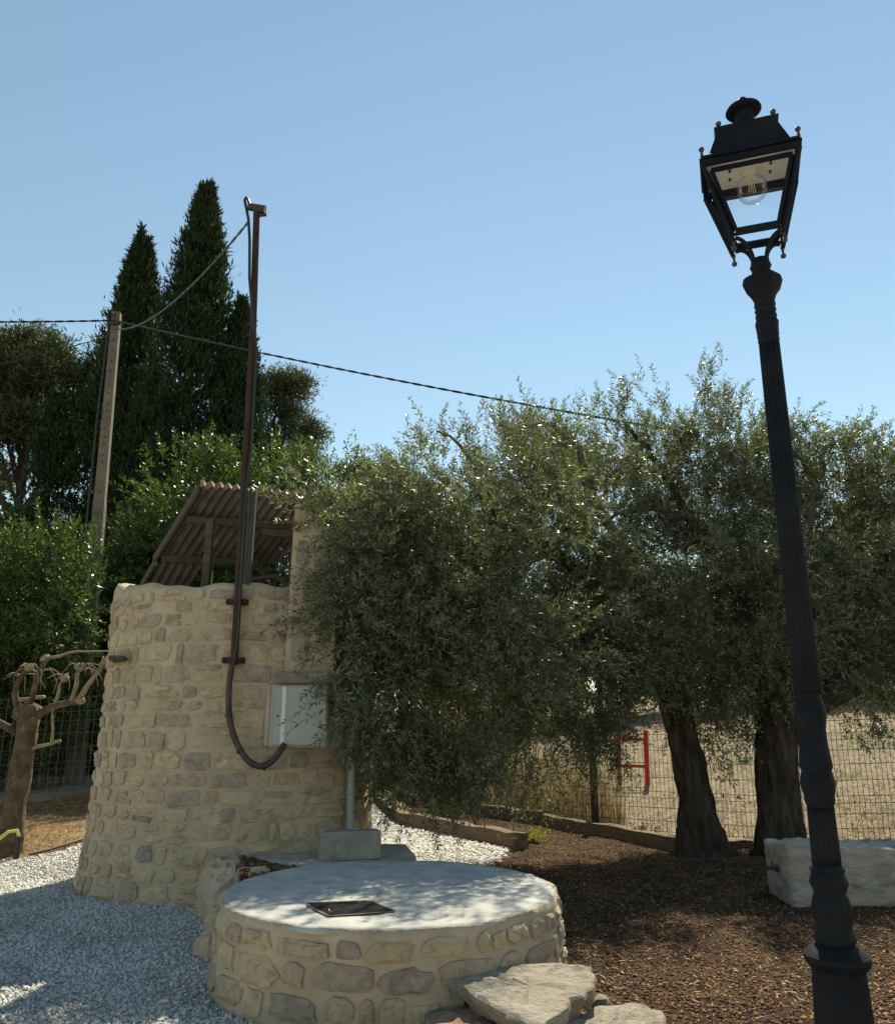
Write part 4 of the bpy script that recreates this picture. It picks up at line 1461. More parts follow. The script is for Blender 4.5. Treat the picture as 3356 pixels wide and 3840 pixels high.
mb.build('shaft', M['pole'], pole)
for z in (10.33, 10.1, 9.85, 9.6, 9.35, 9.1, 8.95, 8.8, 8.6, 8.35, 8.2, 7.8, 7.6, 7.45, 7.2, 7.05, 6.4):
    x = px_ - 0.215 * (z - 0.5) / 9.5
    hd = 0.09 + (10.43 - z) * 0.0045
    mb = MB()
    mb.tube([(x + hd * 0.15, py_ - hd - 0.002, z), (x + hd * 0.15, py_ - hd + 0.02, z)], 0.015, 8)
    mb.build('hole', M['dark'], pole)
mb = MB()
for z in (5.05, 5.11):
    x = px_ - 0.215 * (z - 0.5) / 9.5
    mb.box((x, py_, z), (0.30, 0.24, 0.018), rz=0.15)
mb.build('steel_band', M['fence_steel'], pole)
mb = MB()
mb.box((px_ - 0.21, py_ - 0.12, 10.22), (0.30, 0.05, 0.05), rz=0.1)
mb.tube([(px_ - 0.26, py_ - 0.13, 10.40), (px_ - 0.16, py_ - 0.2, 10.40)], 0.03, 8)
mb.build('wire_clamp', M['iron_worn'], pole)
mb = MB()
mb.tube([(px_ - 0.33, py_ - 0.10, 10.25), (px_ - 0.34, py_ - 0.12, 8.0), (px_ - 0.30, py_ - 0.14, 6.0), (px_ - 0.22, py_ - 0.16, 3.0), (px_ - 0.2, py_ - 0.18, 0.6)], 0.022, 6)
mb.build('down_cable', M['rubber'], pole)


def wire(name, pts, r, mat, label, twist=False, sag=0.0):
    P = []
    A = [Vector(p_) for p_ in pts]
    for q in range(len(A) - 1):
        n = 28
        for i in range(n + (q == len(A) - 2)):
            f = i / n
            v_ = A[q].lerp(A[q + 1], f)
            v_.z -= sag * 4 * f * (1 - f)
            P.append(v_)
    mb = MB()
    if twist:
        # two strands wound round each other
        dense = []
        for i in range(len(P) - 1):
            for k in range(6):
                dense.append(P[i].lerp(P[i + 1], k / 6))
        dense.append(P[-1])
        for ph in (0, math.pi):
            L = 0.0
            S = []
            for i, p_ in enumerate(dense):
                if i:
                    L += (dense[i] - dense[i - 1]).length
                a = L * 2 * math.pi / 0.55 + ph
                S.append(p_ + Vector((0, math.cos(a), math.sin(a))) * r * 0.9)
            mb.tube(S, r, 5, False)
    else:
        mb.tube(P, r, 6, False)
    o = mb.build(name, mat)
    return tag(o, label, 'wire')


ptop = (px_ - 0.20, py_ - 0.16, 10.27)
wire('power_line', [(-17.4, 17.4, 11.1), ptop], 0.013, M['rubber'], 'thick black power line coming in from the left to the pole', True, 0.12)
wire('power_line', [ptop, (4.2, 14.2, 6.95)], 0.013, M['rubber'], 'black twisted line running from the pole right into the olive crown', True, 0.10)
wire('power_line', [(px_ - 0.12, py_ - 0.18, 10.05), (tx - 0.09, my, tz - 0.12)], 0.010, M['wire_dark'], 'dark grey twisted cable sagging from the pole up to the rusty mast', True, 0.38)
wire('power_line', [(-14.5, 19.5, 10.1), (-7.6, 17.0, 10.3)], 0.012, M['rubber'], 'thin dark wire slanting across the pines at the left', False, 0.1)

# ------------------------------------------------------------------ foliage tools
def unit(v):
    return v / np.maximum(1e-9, np.linalg.norm(v, axis=-1, keepdims=True))


def leaf_quads(P, D, L, W):
    """rhombic leaves: base P, direction D, length L, half width W"""
    n = len(P)
    r = rng.normal(size=(n, 3))
    S = unit(np.cross(D, r))
    N = np.cross(S, D)
    L = L[:, None]
    W = W[:, None]
    mid = P + D * L * 0.5 + N * L * 0.05
    V = np.stack([P, mid - S * W, P + D * L, mid + S * W], 1)
    return V.reshape(-1, 3)


def shoots(B, D, L, nl, ll, lw, spread=0.85, droop=0.25, stem=0.0022):
    """leafy shoots; returns leaf vertices (4 per leaf) and stem vertices (4 per piece)"""
    n = len(B)
    t = (np.arange(nl) + 0.5) / nl
    t = t[None, :] * (0.92 + 0.16 * rng.random((n, nl))) * 0.95 + 0.04
    r = unit(rng.normal(size=(n, 3)))
    S = unit(np.cross(D, r))
    N = np.cross(S, D)
    g = np.array([0, 0, -1.0])

    def at(tt):
        return B[:, None, :] + D[:, None, :] * (L[:, None] * tt)[..., None] + g * (droop * L[:, None] * tt ** 2)[..., None]
    P = at(t)
    tan = unit(D[:, None, :] + g * (2 * droop * t)[..., None])
    ph = (np.arange(nl) * 2.4)[None, :] + rng.random((n, nl)) * 0.9
    side = S[:, None, :] * np.cos(ph)[..., None] + N[:, None, :] * np.sin(ph)[..., None]
    d = unit(tan * (0.55 + 0.5 * t[..., None]) + side * spread + 0.2 * rng.normal(size=P.shape))
    sz = (0.75 + 0.5 * rng.random((n, nl))) * (1.1 - 0.35 * t)
    V = leaf_quads(P.reshape(-1, 3), d.reshape(-1, 3), (ll * sz).ravel(), (lw * sz).ravel())
    ts = np.linspace(0, 1, 3)
    Q = at(np.repeat(ts[None], n, 0))
    w0 = S[:, None, :] * (stem * (1.2 - 0.8 * ts))[None, :, None]
    A, Bq = Q - w0, Q + w0
    SV = np.stack([A[:, :-1], Bq[:, :-1], Bq[:, 1:], A[:, 1:]], 2).reshape(-1, 3)
    return V, SV


def quad_faces(n):
    return np.arange(n * 4, dtype=np.int32).reshape(-1, 4)


def blob_points(blobs, n, bias=0.45):
    """points and outward directions in a union of ellipsoids, denser towards the outside"""
    wts = np.array([b[3] * b[4] * b[5] * (b[6] if len(b) > 6 else 1) for b in blobs], dtype=float)
    wts /= wts.sum()
    k = rng.choice(len(blobs), n, p=wts)
    bl_ = np.array([b[:6] for b in blobs])[k]
    u = unit(rng.normal(size=(n, 3)))
    rad = rng.random(n) ** bias
    return bl_[:, :3] + u * rad[:, None] * bl_[:, 3:6], u, rad


def crown(parent, blobs, ncl, per, spread_, sh_len, nl, ll, lw, leafmat, stemmat, zmid, zr, droop, updir=0.55, name='crown', sig=None, thin=0.0, bias=0.45, spr=0.85):
    C, U, rad = blob_points(blobs, ncl, bias)
    if thin > 0:      # leave irregular gaps
        k = vnoise(C, 1.5) + 0.5 * vnoise(C, 3.3) > -0.34 + thin
        C, U = C[k], U[k]
    n = len(C)
    C = np.repeat(C, per, 0)
    U = np.repeat(U, per, 0)
    md = np.repeat(unit(rng.normal(size=(n, 3))), per, 0)
    B = C + rng.normal(size=C.shape) * spread_
    h = np.clip((B[:, 2] - zmid) / zr, -1, 1)
    up = np.zeros_like(B)
    up[:, 2] = np.where(h > 0, h * updir * 1.5, h * updir * 0.7) + 0.10
    D = unit(U * 0.55 + up + 0.55 * md + 0.35 * rng.normal(size=B.shape))
    L = sh_len[0] + (sh_len[1] - sh_len[0]) * rng.random(len(B))
    dr = droop
    LV, SV = shoots(B, D, L, nl, ll, lw, spr, dr)
    o = mesh(name, LV, quad_faces(len(LV) // 4), leafmat, parent)
    s = mesh('twigs', SV, quad_faces(len(SV) // 4), stemmat, o)
    return o


def limb(parent, pts, r0, r1, mat, name='branch', seg=8, jit=0.10, wig=0.05):
    P = [Vector(p_) for p_ in pts]
    Q = []
    for i in range(len(P) - 1):
        n = max(2, int((P[i + 1] - P[i]).length / 0.18))
        for k in range(n):
            Q.append(P[i].lerp(P[i + 1], k / n))
    Q.append(P[-1])
    # soften corners
    for _ in range(2):
        Q = [Q[0]] + [(Q[i - 1] + Q[i] * 2 + Q[i + 1]) / 4 for i in range(1, len(Q) - 1)] + [Q[-1]]
    n = len(Q)
    Q = [q + Vector((random.uniform(-1, 1), random.uniform(-1, 1), random.uniform(-.5, .5))) * wig * (0 < i < n - 1) for i, q in enumerate(Q)]
    rad = [r0 + (r1 - r0) * i / (n - 1) for i in range(n)]
    mb = MB()
    mb.tube(Q, rad, seg, True, jit)
    return mb.build(name, mat, parent, True)


# ------------------------------------------------------------------ olive trees
olA = thing('olive_tree', (3.47, 11.95, 0.0), 'olive tree with leaning trunk and wide weeping crown reaching the tower', 'tree', 'olive trees by the fence')
g0 = float(H(3.5, 11.9))


def trunk(parent, pts, rads, mat, seg=22, seed=1, knob=0.16):
    P = [Vector(p_) for p_ in pts]
    Q, Rr = [], []
    for i in range(len(P) - 1):
        for k in range(6):
            f = k / 6
            Q.append(P[i].lerp(P[i + 1], f))
            Rr.append(rads[i] + (rads[i + 1] - rads[i]) * f)
    Q.append(P[-1])
    Rr.append(rads[-1])
    V, F = [], []
    for i, (q, r_) in enumerate(zip(Q, Rr)):
        for k in range(seg):
            a = 2 * math.pi * k / seg
            d = np.array((math.cos(a), math.sin(a), 0))
            low = max(0, 1 - i / 7)
            kk = 1 + knob * math.sin(3 * a + seed + 0.35 * i) * (0.5 + low) + 0.10 * math.sin(7 * a + seed * 2 + 0.5 * i) + 0.30 * float(vnoise(np.array(q) + d * r_ * 2 + seed, 4.0)) + 0.12 * float(vnoise(np.array(q) + d * r_ * 2 + seed, 13.0))
            V.append((q.x + d[0] * r_ * kk, q.y + d[1] * r_ * kk, q.z))
    for i in range(len(Q) - 1):
        for k in range(seg):
            k2 = (k + 1) % seg
            F.append((i * seg + k, i * seg + k2, (i + 1) * seg + k2, (i + 1) * seg + k))
    F.append(tuple((len(Q) - 1) * seg + k for k in range(seg)))
    return mesh('trunk', V, F, mat, parent, smooth=True)


trunk(olA, [(3.50, 11.92, g0 - 0.1), (3.46, 11.93, g0 + 0.15), (3.42, 11.95, g0 + 0.62), (3.33, 11.97, 1.33), (3.20, 12.0, 2.05), (3.14, 12.05, 2.65)], [0.42, 0.33, 0.235, 0.205, 0.21, 0.19], M['olive_bark'], seed=2)
limb(olA, [(3.16, 12.05, 2.5), (2.5, 11.8, 3.3), (1.6, 11.3, 4.0), (0.5, 10.7, 4.4), (-0.3, 10.2, 4.5)], 0.16, 0.035, M['olive_bark'])
limb(olA, [(3.14, 12.05, 2.6), (2.9, 12.2, 3.7), (2.3, 12.0, 4.9), (1.9, 11.7, 5.9), (1.3, 11.4, 6.1), (0.8, 11.2, 5.7)], 0.13, 0.02, M['branch'])
limb(olA, [(2.5, 11.8, 3.3), (1.3, 10.8, 3.2), (0.2, 9.8, 3.0), (-0.7, 9.1, 2.8), (-1.1, 8.6, 2.3), (-1.2, 8.4, 1.9)], 0.09, 0.012, M['branch'])
limb(olA, [(1.6, 11.3, 4.0), (0.5, 10.0, 3.7), (-0.5, 9.2, 3.5), (-1.2, 8.65, 3.7)], 0.06, 0.012, M['branch'])
limb(olA, [(0.5, 10.7, 4.4), (0.4, 10.6, 5.0), (0.15, 10.5, 5.45), (-0.15, 10.5, 5.55)], 0.05, 0.012, M['branch'])
blA = [(0.35, 9.5, 2.8, 1.55, 0.9, 1.2, 0.8), (0.35, 9.4, 4.55, 1.15, 0.55, 0.95, 0.42), (-0.5, 9.3, 4.1, 0.75, 0.5, 0.7, 0.5), (1.5, 9.8, 4.55, 0.8, 0.5, 0.75, 0.35), (-0.52, 9.15, 2.5, 0.85, 0.6, 1.15, 1.2), (-0.45, 9.4, 3.45, 0.9, 0.7, 0.8, 0.8), (0.05, 10.5, 4.55, 1.25, 0.8, 0.9, 0.7), (-0.75, 10.2, 4.15, 0.75, 0.7, 0.75, 0.7), (1.6, 12.1, 5.15, 1.5, 0.9, 1.0, 0.6),
       (1.3, 11.2, 2.8, 1.7, 0.85, 1.5, 1.0), (-0.1, 9.35, 1.95, 0.9, 0.5, 0.9, 1.1), (2.45, 11.8, 3.05, 0.85, 0.6, 0.95, 1.0), (3.2, 11.45, 2.6, 0.6, 0.3, 0.75, 1.6), (-1.20, 8.34, 1.80, 0.26, 0.18, 0.45, 4.5), (-1.28, 8.5, 3.85, 0.32, 0.2, 0.36, 3.0),
       (-0.92, 8.62, 2.75, 0.36, 0.28, 0.9, 3.8), (-0.85, 8.9, 3.4, 0.36, 0.35, 0.6, 2.5), (1.3, 11.3, 1.65, 1.05, 0.45, 0.7, 1.0), (0.25, 9.6, 1.25, 0.95, 0.4, 0.45, 1.0), (-0.4, 9.2, 1.25, 0.5, 0.35, 0.4, 1.2), (1.3, 11.2, 1.3, 0.7, 0.4, 0.5, 0.9), (1.2, 12.0, 5.8, 1.2, 0.5, 0.4, 0.25),
       (1.0, 11.2, 4.2, 1.5, 0.8, 1.1, 0.8)]
crown(olA, blA, 1420, 11, 0.12, (0.22, 0.55), 20, 0.077, 0.0101, M['olive_leaf'], M['twig'], 3.2, 2.0, 0.18, thin=0.20)

olB = thing('olive_tree', (4.42, 11.75, 0.0), 'olive tree with thick upright trunk and a sawn limb, behind the stone block', 'tree', 'olive trees by the fence')
trunk(olB, [(4.40, 11.72, g0 - 0.1), (4.42, 11.72, g0 + 0.15), (4.43, 11.74, g0 + 0.7), (4.52, 11.75, 1.35), (4.62, 11.76, 1.85), (4.52, 11.85, 2.6)], [0.37, 0.32, 0.26, 0.25, 0.29, 0.2], M['olive_bark'], seed=5)
limb(olB, [(4.66, 11.75, 1.60), (5.05, 11.7, 2.0), (5.5, 11.65, 2.25), (5.92, 11.6, 2.42)], 0.22, 0.17, M['olive_bark'], 'sawn_limb', 16, 0.12, 0.02)
limb(olB, [(4.52, 11.85, 2.5), (4.4, 12.1, 3.6), (4.0, 13.2, 5.0), (3.6, 13.7, 6.3), (3.15, 13.7, 6.9)], 0.16, 0.035, M['olive_bark'])
limb(olB, [(4.52, 11.85, 2.5), (5.0, 12.2, 3.7), (5.9, 13.2, 4.9), (6.5, 13.8, 5.9), (6.65, 13.8, 6.5), (7.2, 13.8, 6.65)], 0.14, 0.035, M['branch'])
limb(olB, [(4.0, 13.2, 5.0), (3.4, 13.2, 5.25), (2.8, 13.2, 5.15), (2.5, 13.2, 4.9)], 0.06, 0.025, M['branch'])
limb(olB, [(6.5, 13.8, 5.9), (6.1, 13.8, 6.45), (5.6, 13.8, 6.45)], 0.06, 0.02, M['branch'])
limb(olB, [(5.0, 12.2, 3.7), (5.9, 12.5, 3.9), (7.0, 12.8, 3.7)], 0.07, 0.025, M['branch'])
blB = [(3.5, 13.8, 6.4, 1.75, 1.0, 1.25, 0.55), (5.0, 13.8, 6.2, 1.6, 1.0, 1.3, 0.55), (4.5, 13.6, 4.3, 2.1, 1.1, 1.8, 0.95), (6.7, 13.9, 5.6, 1.6, 1.1, 1.35, 0.75), (7.0, 13.8, 3.8, 1.8, 1.1, 1.5, 1.0),
       (3.9, 12.6, 2.6, 1.2, 0.75, 1.0, 1.0), (8.5, 14.0, 5.1, 1.4, 1.1, 1.6, 0.9), (8.2, 13.8, 3.2, 1.2, 1.0, 1.2, 0.9), (6.1, 12.7, 1.95, 0.55, 0.3, 0.6, 0.6), (5.2, 12.8, 2.95, 1.3, 0.5, 0.8, 1.1), (4.4, 13.8, 7.5, 1.5, 0.6, 0.45, 0.3),
       (3.42, 11.65, 1.15, 0.3, 0.15, 0.6, 0.9), (2.75, 13.4, 4.95, 1.2, 0.8, 1.1, 0.7), (6.3, 12.9, 3.0, 1.0, 0.5, 0.8, 1.0), (7.2, 13.0, 2.4, 0.9, 0.5, 0.6, 1.0), (8.2, 13.2, 2.3, 0.9, 0.5, 0.7, 1.0), (4.6, 12.5, 2.2, 0.9, 0.4, 0.5, 0.8), (4.55, 11.35, 2.75, 0.95, 0.32, 0.85, 1.7), (5.9, 11.6, 3.95, 1.2, 0.35, 0.7, 1.2), (3.9, 11.5, 3.6, 1.0, 0.4, 0.9, 1.0), (7.0, 12.0, 3.6, 0.9, 0.4, 0.9, 1.0)]
crown(olB, blB, 1560, 11, 0.14, (0.28, 0.65), 20, 0.091, 0.0120, M['olive_leaf'], M['twig'], 3.9, 2.4, 0.18, thin=0.14)

# ------------------------------------------------------------------ pruned tree at the left
pt_ = thing('pruned_tree', (-5.5, 11.0, 0.25), 'leafless hard-pruned tree with knobbly bent branches left of the tower', 'tree')
gz = float(H(-5.5, 11.0))
trunk(pt_, [(-5.46, 11.0, gz - 0.1), (-5.47, 11.0, gz + 0.3), (-5.44, 11.0, 1.0), (-5.42, 11.0, 1.55), (-5.44, 11.0, 1.85)], [0.18, 0.145, 0.13, 0.125, 0.14], M['pruned_bark'], 18, 3, 0.05)
for pts, a, b in (
        ([(-5.42, 11, 1.72), (-5.25, 10.98, 1.88), (-5.0, 10.95, 1.96), (-4.75, 10.93, 2.0)], 0.075, 0.05),
        ([(-4.80, 10.93, 1.98), (-4.66, 10.9, 2.2), (-4.52, 10.9, 2.42), (-4.46, 10.9, 2.5)], 0.045, 0.035),
        ([(-4.86, 10.93, 2.0), (-4.82, 10.9, 2.2), (-4.80, 10.9, 2.42)], 0.04, 0.03),
        ([(-5.08, 10.95, 1.95), (-5.06, 10.9, 2.1), (-4.98, 10.9, 2.28)], 0.03, 0.02),
        ([(-5.46, 11, 1.80), (-5.40, 11.0, 2.05), (-5.36, 11.0, 2.32), (-5.30, 11.0, 2.55)], 0.05, 0.04),
        ([(-5.5, 11, 1.80), (-5.68, 11.0, 2.1), (-5.62, 11.0, 2.3), (-5.50, 11.0, 2.42)], 0.06, 0.035),
        ([(-5.4, 11, 1.35), (-5.28, 10.98, 1.44), (-5.05, 10.95, 1.46), (-4.95, 10.95, 1.50)], 0.032, 0.024),
        ([(-5.06, 10.95, 1.46), (-5.07, 10.93, 1.62), (-5.09, 10.93, 1.90)], 0.024, 0.018),
        ([(-5.55, 11, 1.6), (-5.8, 11.0, 1.7), (-6.2, 11.0, 2.0)], 0.07, 0.05),
        ([(-5.60, 11, 2.0), (-5.45, 11.0, 2.03), (-5.25, 11.0, 2.05)], 0.035, 0.03)):
    limb(pt_, pts, a * 0.8, b * 0.75, M['pruned_bark'] if a > 0.045 else M['pruned_wood'], 'branch', 9, 0.10, 0.014)
for s in range(30):                     # thin arching spurs
    c = random.choice([(-4.46, 10.9, 2.5), (-4.80, 10.9, 2.42), (-4.98, 10.9, 2.28), (-5.30, 11.0, 2.55), (-5.50, 11.0, 2.42), (-5.36, 11, 2.36), (-4.8, 10.9, 2.36), (-5.62, 11, 2.3)])
    a = random.uniform(0, 6.28)
    l = random.uniform(0.15, 0.42)
    d = Vector((math.cos(a), 0.6 * math.sin(a), 0))
    c = Vector(c)
    limb(pt_, [c, c + d * l * 0.35 + Vector((0, 0, 0.08)), c + d * l * 0.7 + Vector((0, 0, 0.02)), c + d * l * 0.9 + Vector((0, 0, random.uniform(-0.25, 0.02)))], 0.011, 0.004, M['pruned_wood'], 'spur', 5, 0.05, 0.012)
for k, c in enumerate([(-4.46, 10.9, 2.5), (-4.80, 10.9, 2.43), (-4.97, 10.9, 2.29), (-5.30, 11.0, 2.55), (-5.50, 11.0, 2.43), (-4.74, 10.93, 2.0), (-5.30, 10.99, 1.86)]):
    lump('knuckle', c, (0.055, 0.05, 0.05), M['pruned_wood'], pt_, 60 + k, 10, 8, 0.9, 3.0, 0.9)
lump('crotch', (-5.45, 11.0, 1.84), (0.17, 0.15, 0.13), M['pruned_bark'], pt_, 77, 16, 12, 0.6, 2.5, 0.9, 0.0, True)
limb(pt_, [(-5.30, 11, 2.55), (-5.1, 11, 2.57), (-4.95, 11, 2.66), (-4.75, 11, 2.62), (-4.6, 11, 2.65), (-4.42, 11, 2.63)], 0.022, 0.007, M['pruned_wood'], 'spur', 6, 0.05, 0.01)

z0 = float(H(-5.25, 10.75))
hs = thing('water_standpipe', (-5.2, 10.7, z0), 'short black standpipe with a yellow hose in front of the pruned tree', 'standpipe')
MB().tube([(-5.22, 10.72, z0 - 0.05), (-5.22, 10.72, z0 + 0.26)], 0.035, 12).build('pipe', M['rubber'], hs)
MB().tube([(-5.22, 10.72, z0 + 0.26), (-5.24, 10.7, z0 + 0.33), (-5.32, 10.65, z0 + 0.32), (-5.45, 10.6, z0 + 0.20), (-5.62, 10.55, z0 + 0.10), (-6.0, 10.5, z0 + 0.05)], 0.022, 10).build('hose', M['hose'], hs)
pts = [(-5.1, 10.8), (-4.95, 10.95), (-4.8, 11.2), (-4.6, 11.7), (-4.3, 12.4), (-4.1, 13.0)]
o = MB().tube([(x, y, float(H(x, y)) + 0.035) for x, y in pts], 0.014, 7).build('irrigation_pipe', M['conduit'])
tag(o, 'thin brown irrigation pipe running over the straw to the tower', 'pipe')

# ------------------------------------------------------------------ background trees
def broad_tree(name, base, blobs, ncl, label, mat, ll, lw, nl=16, per=9, sh=(0.3, 0.7), sp=0.22, droop=0.2, group=None, tr_=0.12, bark='pine_bark', thin=0.0, updir=0.8):
    root = thing(name, (base[0], base[1], float(H(base[0], base[1]))), label, 'tree', group)
    zt = max(b[2] for b in blobs)
    gz_ = float(H(base[0], base[1]))
    limb(root, [(base[0], base[1], gz_ - 0.1), (base[0] + 0.1, base[1], gz_ + (zt - gz_) * 0.5), (base[0], base[1], zt)], tr_, tr_ * 0.3, M[bark], 'trunk', 9, 0.1, 0.04)
    for b in blobs:
        limb(root, [(base[0], base[1], gz_ + (b[2] - gz_) * 0.45), (b[0], b[1], b[2] + b[5] * 0.3)], tr_ * 0.5, tr_ * 0.12, M[bark], 'branch', 6, 0.1, 0.04)
    zs = [b[2] - b[5] for b in blobs] + [b[2] + b[5] for b in blobs]
    crown(root, blobs, ncl, per, sp, sh, nl, ll, lw, mat, M['twig'], (min(zs) + max(zs)) / 2, (max(zs) - min(zs)) / 2, droop, updir, thin=thin, spr=0.9)
    return root


broad_tree('almond_tree', (-5.8, 20.0), [(-6.2, 19.8, 5.9, 1.9, 1.4, 2.5), (-4.5, 20.1, 6.3, 1.8, 1.4, 2.6), (-7.6, 20.0, 4.6, 1.5, 1.2, 2.3), (-6.3, 19.7, 2.8, 2.5, 0.9, 2.2, 0.8)], 560,
           'bright green bushy tree right behind the tin roof', M['almond_leaf'], 0.13, 0.023, 16, 9, (0.4, 0.9), 0.26, 0.2)
broad_tree('almond_tree', (-2.5, 20.0), [(-2.7, 20.0, 5.9, 1.5, 1.2, 2.2), (-1.3, 20.4, 5.3, 1.3, 1.0, 2.0)], 250,
           'bright green tree showing between the roof and the olive crown', M['almond_leaf'], 0.13, 0.023, 16, 9, (0.4, 0.9), 0.26, 0.2)
broad_tree('almond_tree', (-8.1, 15.4), [(-7.45, 15.2, 3.75, 1.0, 0.8, 1.6), (-8.8, 15.4, 3.4, 1.4, 1.0, 1.7), (-8.1, 15.5, 2.2, 1.7, 0.7, 1.3, 0.8)], 370,
           'green bushy tree at the left edge in front of the concrete pole', M['almond_leaf'], 0.105, 0.018, 16, 9, (0.3, 0.7), 0.2, 0.2)
broad_tree('evergreen_tree', (-12.0, 20.5), [(-11.8, 20.5, 5.2, 1.9, 1.2, 2.1), (-13.2, 20.7, 4.6, 1.7, 1.2, 2.2), (-10.6, 20.7, 3.4, 1.8, 1.0, 2.0)], 220,
           'darker green broad tree below the pines at the left edge', M['wood_leaf'], 0.15, 0.034, 16, 9, (0.35, 0.9), 0.3)
broad_tree('evergreen_tree', (-7.5, 19.2), [(-7.4, 19.2, 3.2, 2.2, 0.9, 2.6), (-9.4, 18.8, 2.6, 1.8, 0.9, 2.2)], 220,
           'dark evergreen thicket filling the space behind the tower and grey fence', M['wood_leaf'], 0.145, 0.033, 16, 9, (0.35, 0.8), 0.3)


def cypress(base, h, rad, label, n=330, per=110, lean=0.0):
    root = thing('cypress_tree', (base[0], base[1], float(H(*base))), label, 'tree', 'cypress trees behind the tower')
    gz_ = float(H(*base))
    limb(root, [(base[0], base[1], gz_ - 0.1), (base[0], base[1], h * 0.9)], 0.22, 0.03, M['pine_bark'], 'trunk', 8, 0.05, 0.0)
    t = rng.random(n) ** 0.85 * 0.97 + 0.02
    prof = rad * np.clip(1.0 - t ** 2.3, 0.04, 1) * (0.82 + 0.18 * np.minimum(1, t * 6))
    a = rng.random(n) * 2 * np.pi
    rr = prof * (0.12 + 0.88 * rng.random(n) ** 0.6) * (1 + 0.28 * vnoise(np.stack([np.cos(a) * 2, np.sin(a) * 2, t * 9 + base[0]], 1), 1.0))
    C = np.stack([base[0] + rr * np.cos(a) + lean * t, base[1] + rr * np.sin(a), gz_ + t * (h - gz_ - 0.35)], 1)
    ln = 0.55 + 0.5 * rng.random(n)
    C2 = np.repeat(C, per, 0)
    U = np.repeat(np.stack([np.cos(a), np.sin(a), 0 * a], 1), per, 0)
    u = rng.random(n * per)
    sg = (0.26 * (1 - 0.75 * u))[:, None] * np.minimum(1, 0.35 + np.repeat(prof, per) / 1.0)[:, None]
    P = C2 + rng.normal(size=C2.shape) * [1, 1, 0.3] * sg
    P[:, 2] += (u - 0.4) * np.repeat(ln, per)
    P += U * (0.10 * u)[:, None]
    D = unit(U * 0.35 + [0, 0, 1.0] + 0.45 * rng.normal(size=P.shape))
    LV = leaf_quads(P, D, 0.15 + 0.19 * rng.random(len(P)), 0.017 + 0.019 * rng.random(len(P)))
    mesh('crown', LV, quad_faces(len(LV) // 4), M['cypress_leaf'], root)
    return root


cypress((-8.45, 25.1), 20.3, 2.1, 'tallest dark cypress, its pointed top above the wires', 820, 92, 0.0)
cypress((-7.0, 25.3), 15.9, 1.6, 'shorter cypress merged with the right side of the tallest one', 480, 84)
cypress((-11.2, 26.4), 19.3, 1.8, 'slim dark cypress standing behind the concrete pole', 640, 88, 0.15)
cypress((-13.1, 26.0), 13.0, 1.35, 'low cypress at the left foot of the slim one', 260, 70)


def pine(base, h, blobs, label, ncl=260, ll=0.20, lw=0.010, tr_=0.28, group='pine trees at the back'):
    root = thing('pine_tree', (base[0], base[1], float(H(*base))), label, 'tree', group)
    gz_ = float(H(*base))
    limb(root, [(base[0], base[1], gz_ - 0.2), (base[0] + 0.2, base[1], h * 0.5), (base[0] - 0.1, base[1], h * 0.93)], tr_, 0.05, M['pine_bark'], 'trunk', 9, 0.1, 0.08)
    for b in blobs:
        limb(root, [(base[0] + 0.1, base[1], min(b[2] - 0.5, gz_ + (b[2] - gz_) * 0.75)), (b[0], b[1], b[2])], 0.09, 0.03, M['pine_bark'], 'branch', 6, 0.1, 0.06)
    C, U, rad = blob_points(blobs, ncl, 0.4)
    per = 62
    C2, U2 = np.repeat(C, per, 0), np.repeat(U, per, 0)
    P = C2 + rng.normal(size=C2.shape) * [0.26, 0.26, 0.16]
    D = unit(U2 * 0.5 + [0, 0, 0.55] + 0.8 * rng.normal(size=P.shape))
    LV = leaf_quads(P, D, ll * (0.7 + 0.6 * rng.random(len(P))), lw * (0.8 + 0.6 * rng.random(len(P))))
    mesh('crown', LV, quad_faces(len(LV) // 4), M['pine_leaf'], root)
    return root




def tiers(cx, cy, ztop, zbot, rad, n, seed):
    """small uneven foliage pads for a pine crown"""
    r = np.random.default_rng(seed)
    out = []
    for i in range(n):
        t = r.random() ** 0.8
        z = zbot + (ztop - zbot) * t
        rr = rad * (1.0 - 0.75 * t ** 1.6) * r.random() ** 0.5
        a = r.random() * 6.283
        s = r.uniform(0.45, 0.95) * rad * 0.42
        out.append((cx + rr * math.cos(a), cy + 0.7 * rr * math.sin(a), z - s * 0.5, s * 1.15, s, s * 0.7))
    out.append((cx, cy, ztop - 0.4, 0.22, 0.22, 0.5))
    return out


pine((-16.3, 30), 17.2, tiers(-16.3, 30, 17.3, 10.8, 2.7, 30, 1), 'tall olive-brown pine at the left edge', 640, 0.27, 0.024)
pine((-13.2, 31), 17.0, tiers(-13.2, 31, 17.2, 11.4, 2.5, 28, 2), 'pine with bare lower trunk just left of the slim cypress', 600, 0.27, 0.024)
pine((-19.5, 32), 18, tiers(-19.5, 32, 18.2, 11.5, 2.7, 24, 3), 'pine farthest to the left, cut by the picture edge', 420, 0.27, 0.024)
pine((-7.3, 33), 16.6, tiers(-7.1, 33, 16.9, 10.5, 2.3, 30, 4), 'blue-green pine to the right of the rusty mast', 360, 0.25, 0.018)
pine((-4.4, 40), 15.0, tiers(-4.4, 40, 15.4, 10.5, 1.8, 14, 5), 'small far pine top left of the olive crown', 150, 0.28, 0.024)
pine((-2.2, 41), 14.2, tiers(-2.2, 41, 14.8, 10.0, 2.2, 14, 6), 'far dark pine peeping over the left olive crown', 150, 0.28, 0.024)
far = [(3.0, 34, 7.6), (6.5, 36, 8.6), (10.0, 35, 7.4), (13.5, 36, 8.8), (17.0, 34, 8.0), (20.5, 37, 9.0), (-0.5, 30, 8.0)]
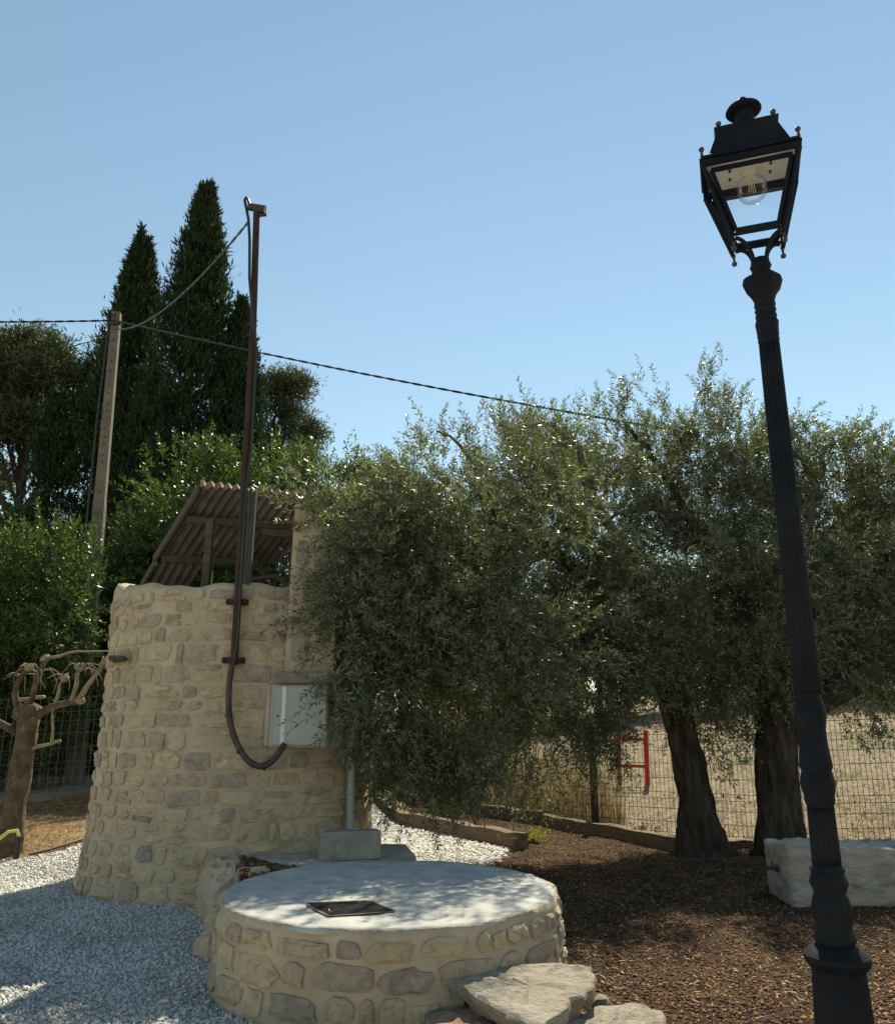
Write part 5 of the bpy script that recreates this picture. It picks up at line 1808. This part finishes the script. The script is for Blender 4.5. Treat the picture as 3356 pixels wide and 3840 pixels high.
lab = ['far leafy tree behind the first olive trunk', 'far leafy tree behind the leaning limb gap', 'far leafy tree behind the second olive trunk', 'far leafy tree behind the lamp post', 'far leafy tree at the right edge of the field',
       'far leafy tree beyond the right picture edge', 'far leafy tree behind the tall dry grass']
for (x, y, hh), lb in zip(far, lab):
    b0 = float(H(x, y))
    broad_tree('far_tree', (x, y), [(x, y, b0 + hh * 0.35, 2.3, 1.4, hh * 0.28), (x + 0.8, y, b0 + hh * 0.55, 1.6, 1.2, hh * 0.25), (x - 1.1, y, b0 + hh * 0.42, 1.6, 1.2, hh * 0.26)], 85, lb, M['wood_leaf'], 0.28, 0.06, 12, 8, (0.5, 1.1), 0.4,
               group='trees beyond the field')

# ------------------------------------------------------------------ small plants in the beds
def bush(name, c, r, n, label, mat, ll, lw, flowers=0, cat='shrub'):
    z = float(H(c[0], c[1]))
    root = thing(name, (c[0], c[1], z), label, cat)
    B = np.array([c[0], c[1], z]) + rng.normal(size=(n, 3)) * [r * 0.3, r * 0.3, 0.02]
    B[:, 2] = z + 0.01
    D = unit(np.stack([rng.normal(size=n) * 0.6, rng.normal(size=n) * 0.6, np.ones(n)], 1))
    L = r * (0.8 + 0.9 * rng.random(n))
    LV, SV = shoots(B, D, L, 18, ll, lw, 0.9, 0.15, 0.003)
    o = mesh('foliage', LV, quad_faces(len(LV) // 4), mat, root)
    mesh('stems', SV, quad_faces(len(SV) // 4), M['twig'], root)
    for k in range(flowers):
        i = random.randrange(n)
        tip = Vector(B[i] + D[i] * L[i] * 0.95)
        mb = MB()
        for q in range(7):
            a = q * 2.4
            d = Vector((math.cos(a), math.sin(a), 0.5 + 0.1 * q)).normalized()
            s = Vector((-math.sin(a), math.cos(a), 0)) * 0.022
            mb.add([tip, tip + d * 0.025 - s, tip + d * 0.045, tip + d * 0.025 + s], [(0, 1, 2, 3)])
        mb.build('rose', M['petal'], root)
    return root


bush('rose_bush', (-1.45, 18.2), 0.5, 70, 'dark rose bush next to the right corner of the tower', M['rose_leaf'], 0.05, 0.016, 2)
bush('rose_bush', (-0.05, 15.25), 0.42, 80, 'rose bush with red blooms behind the long timber beam', M['rose_leaf'], 0.05, 0.016, 3)
bush('lime_plant', (1.25, 12.95), 0.19, 34, 'tiny yellow-green plant beside the end of the timber beam', M['lime_leaf'], 0.035, 0.012, 0, 'plant')
bush('weed_tuft', (2.95, 13.2), 0.22, 22, 'small dark weed growing between the beam and the fence', M['rose_leaf'], 0.05, 0.010, 0, 'plant')
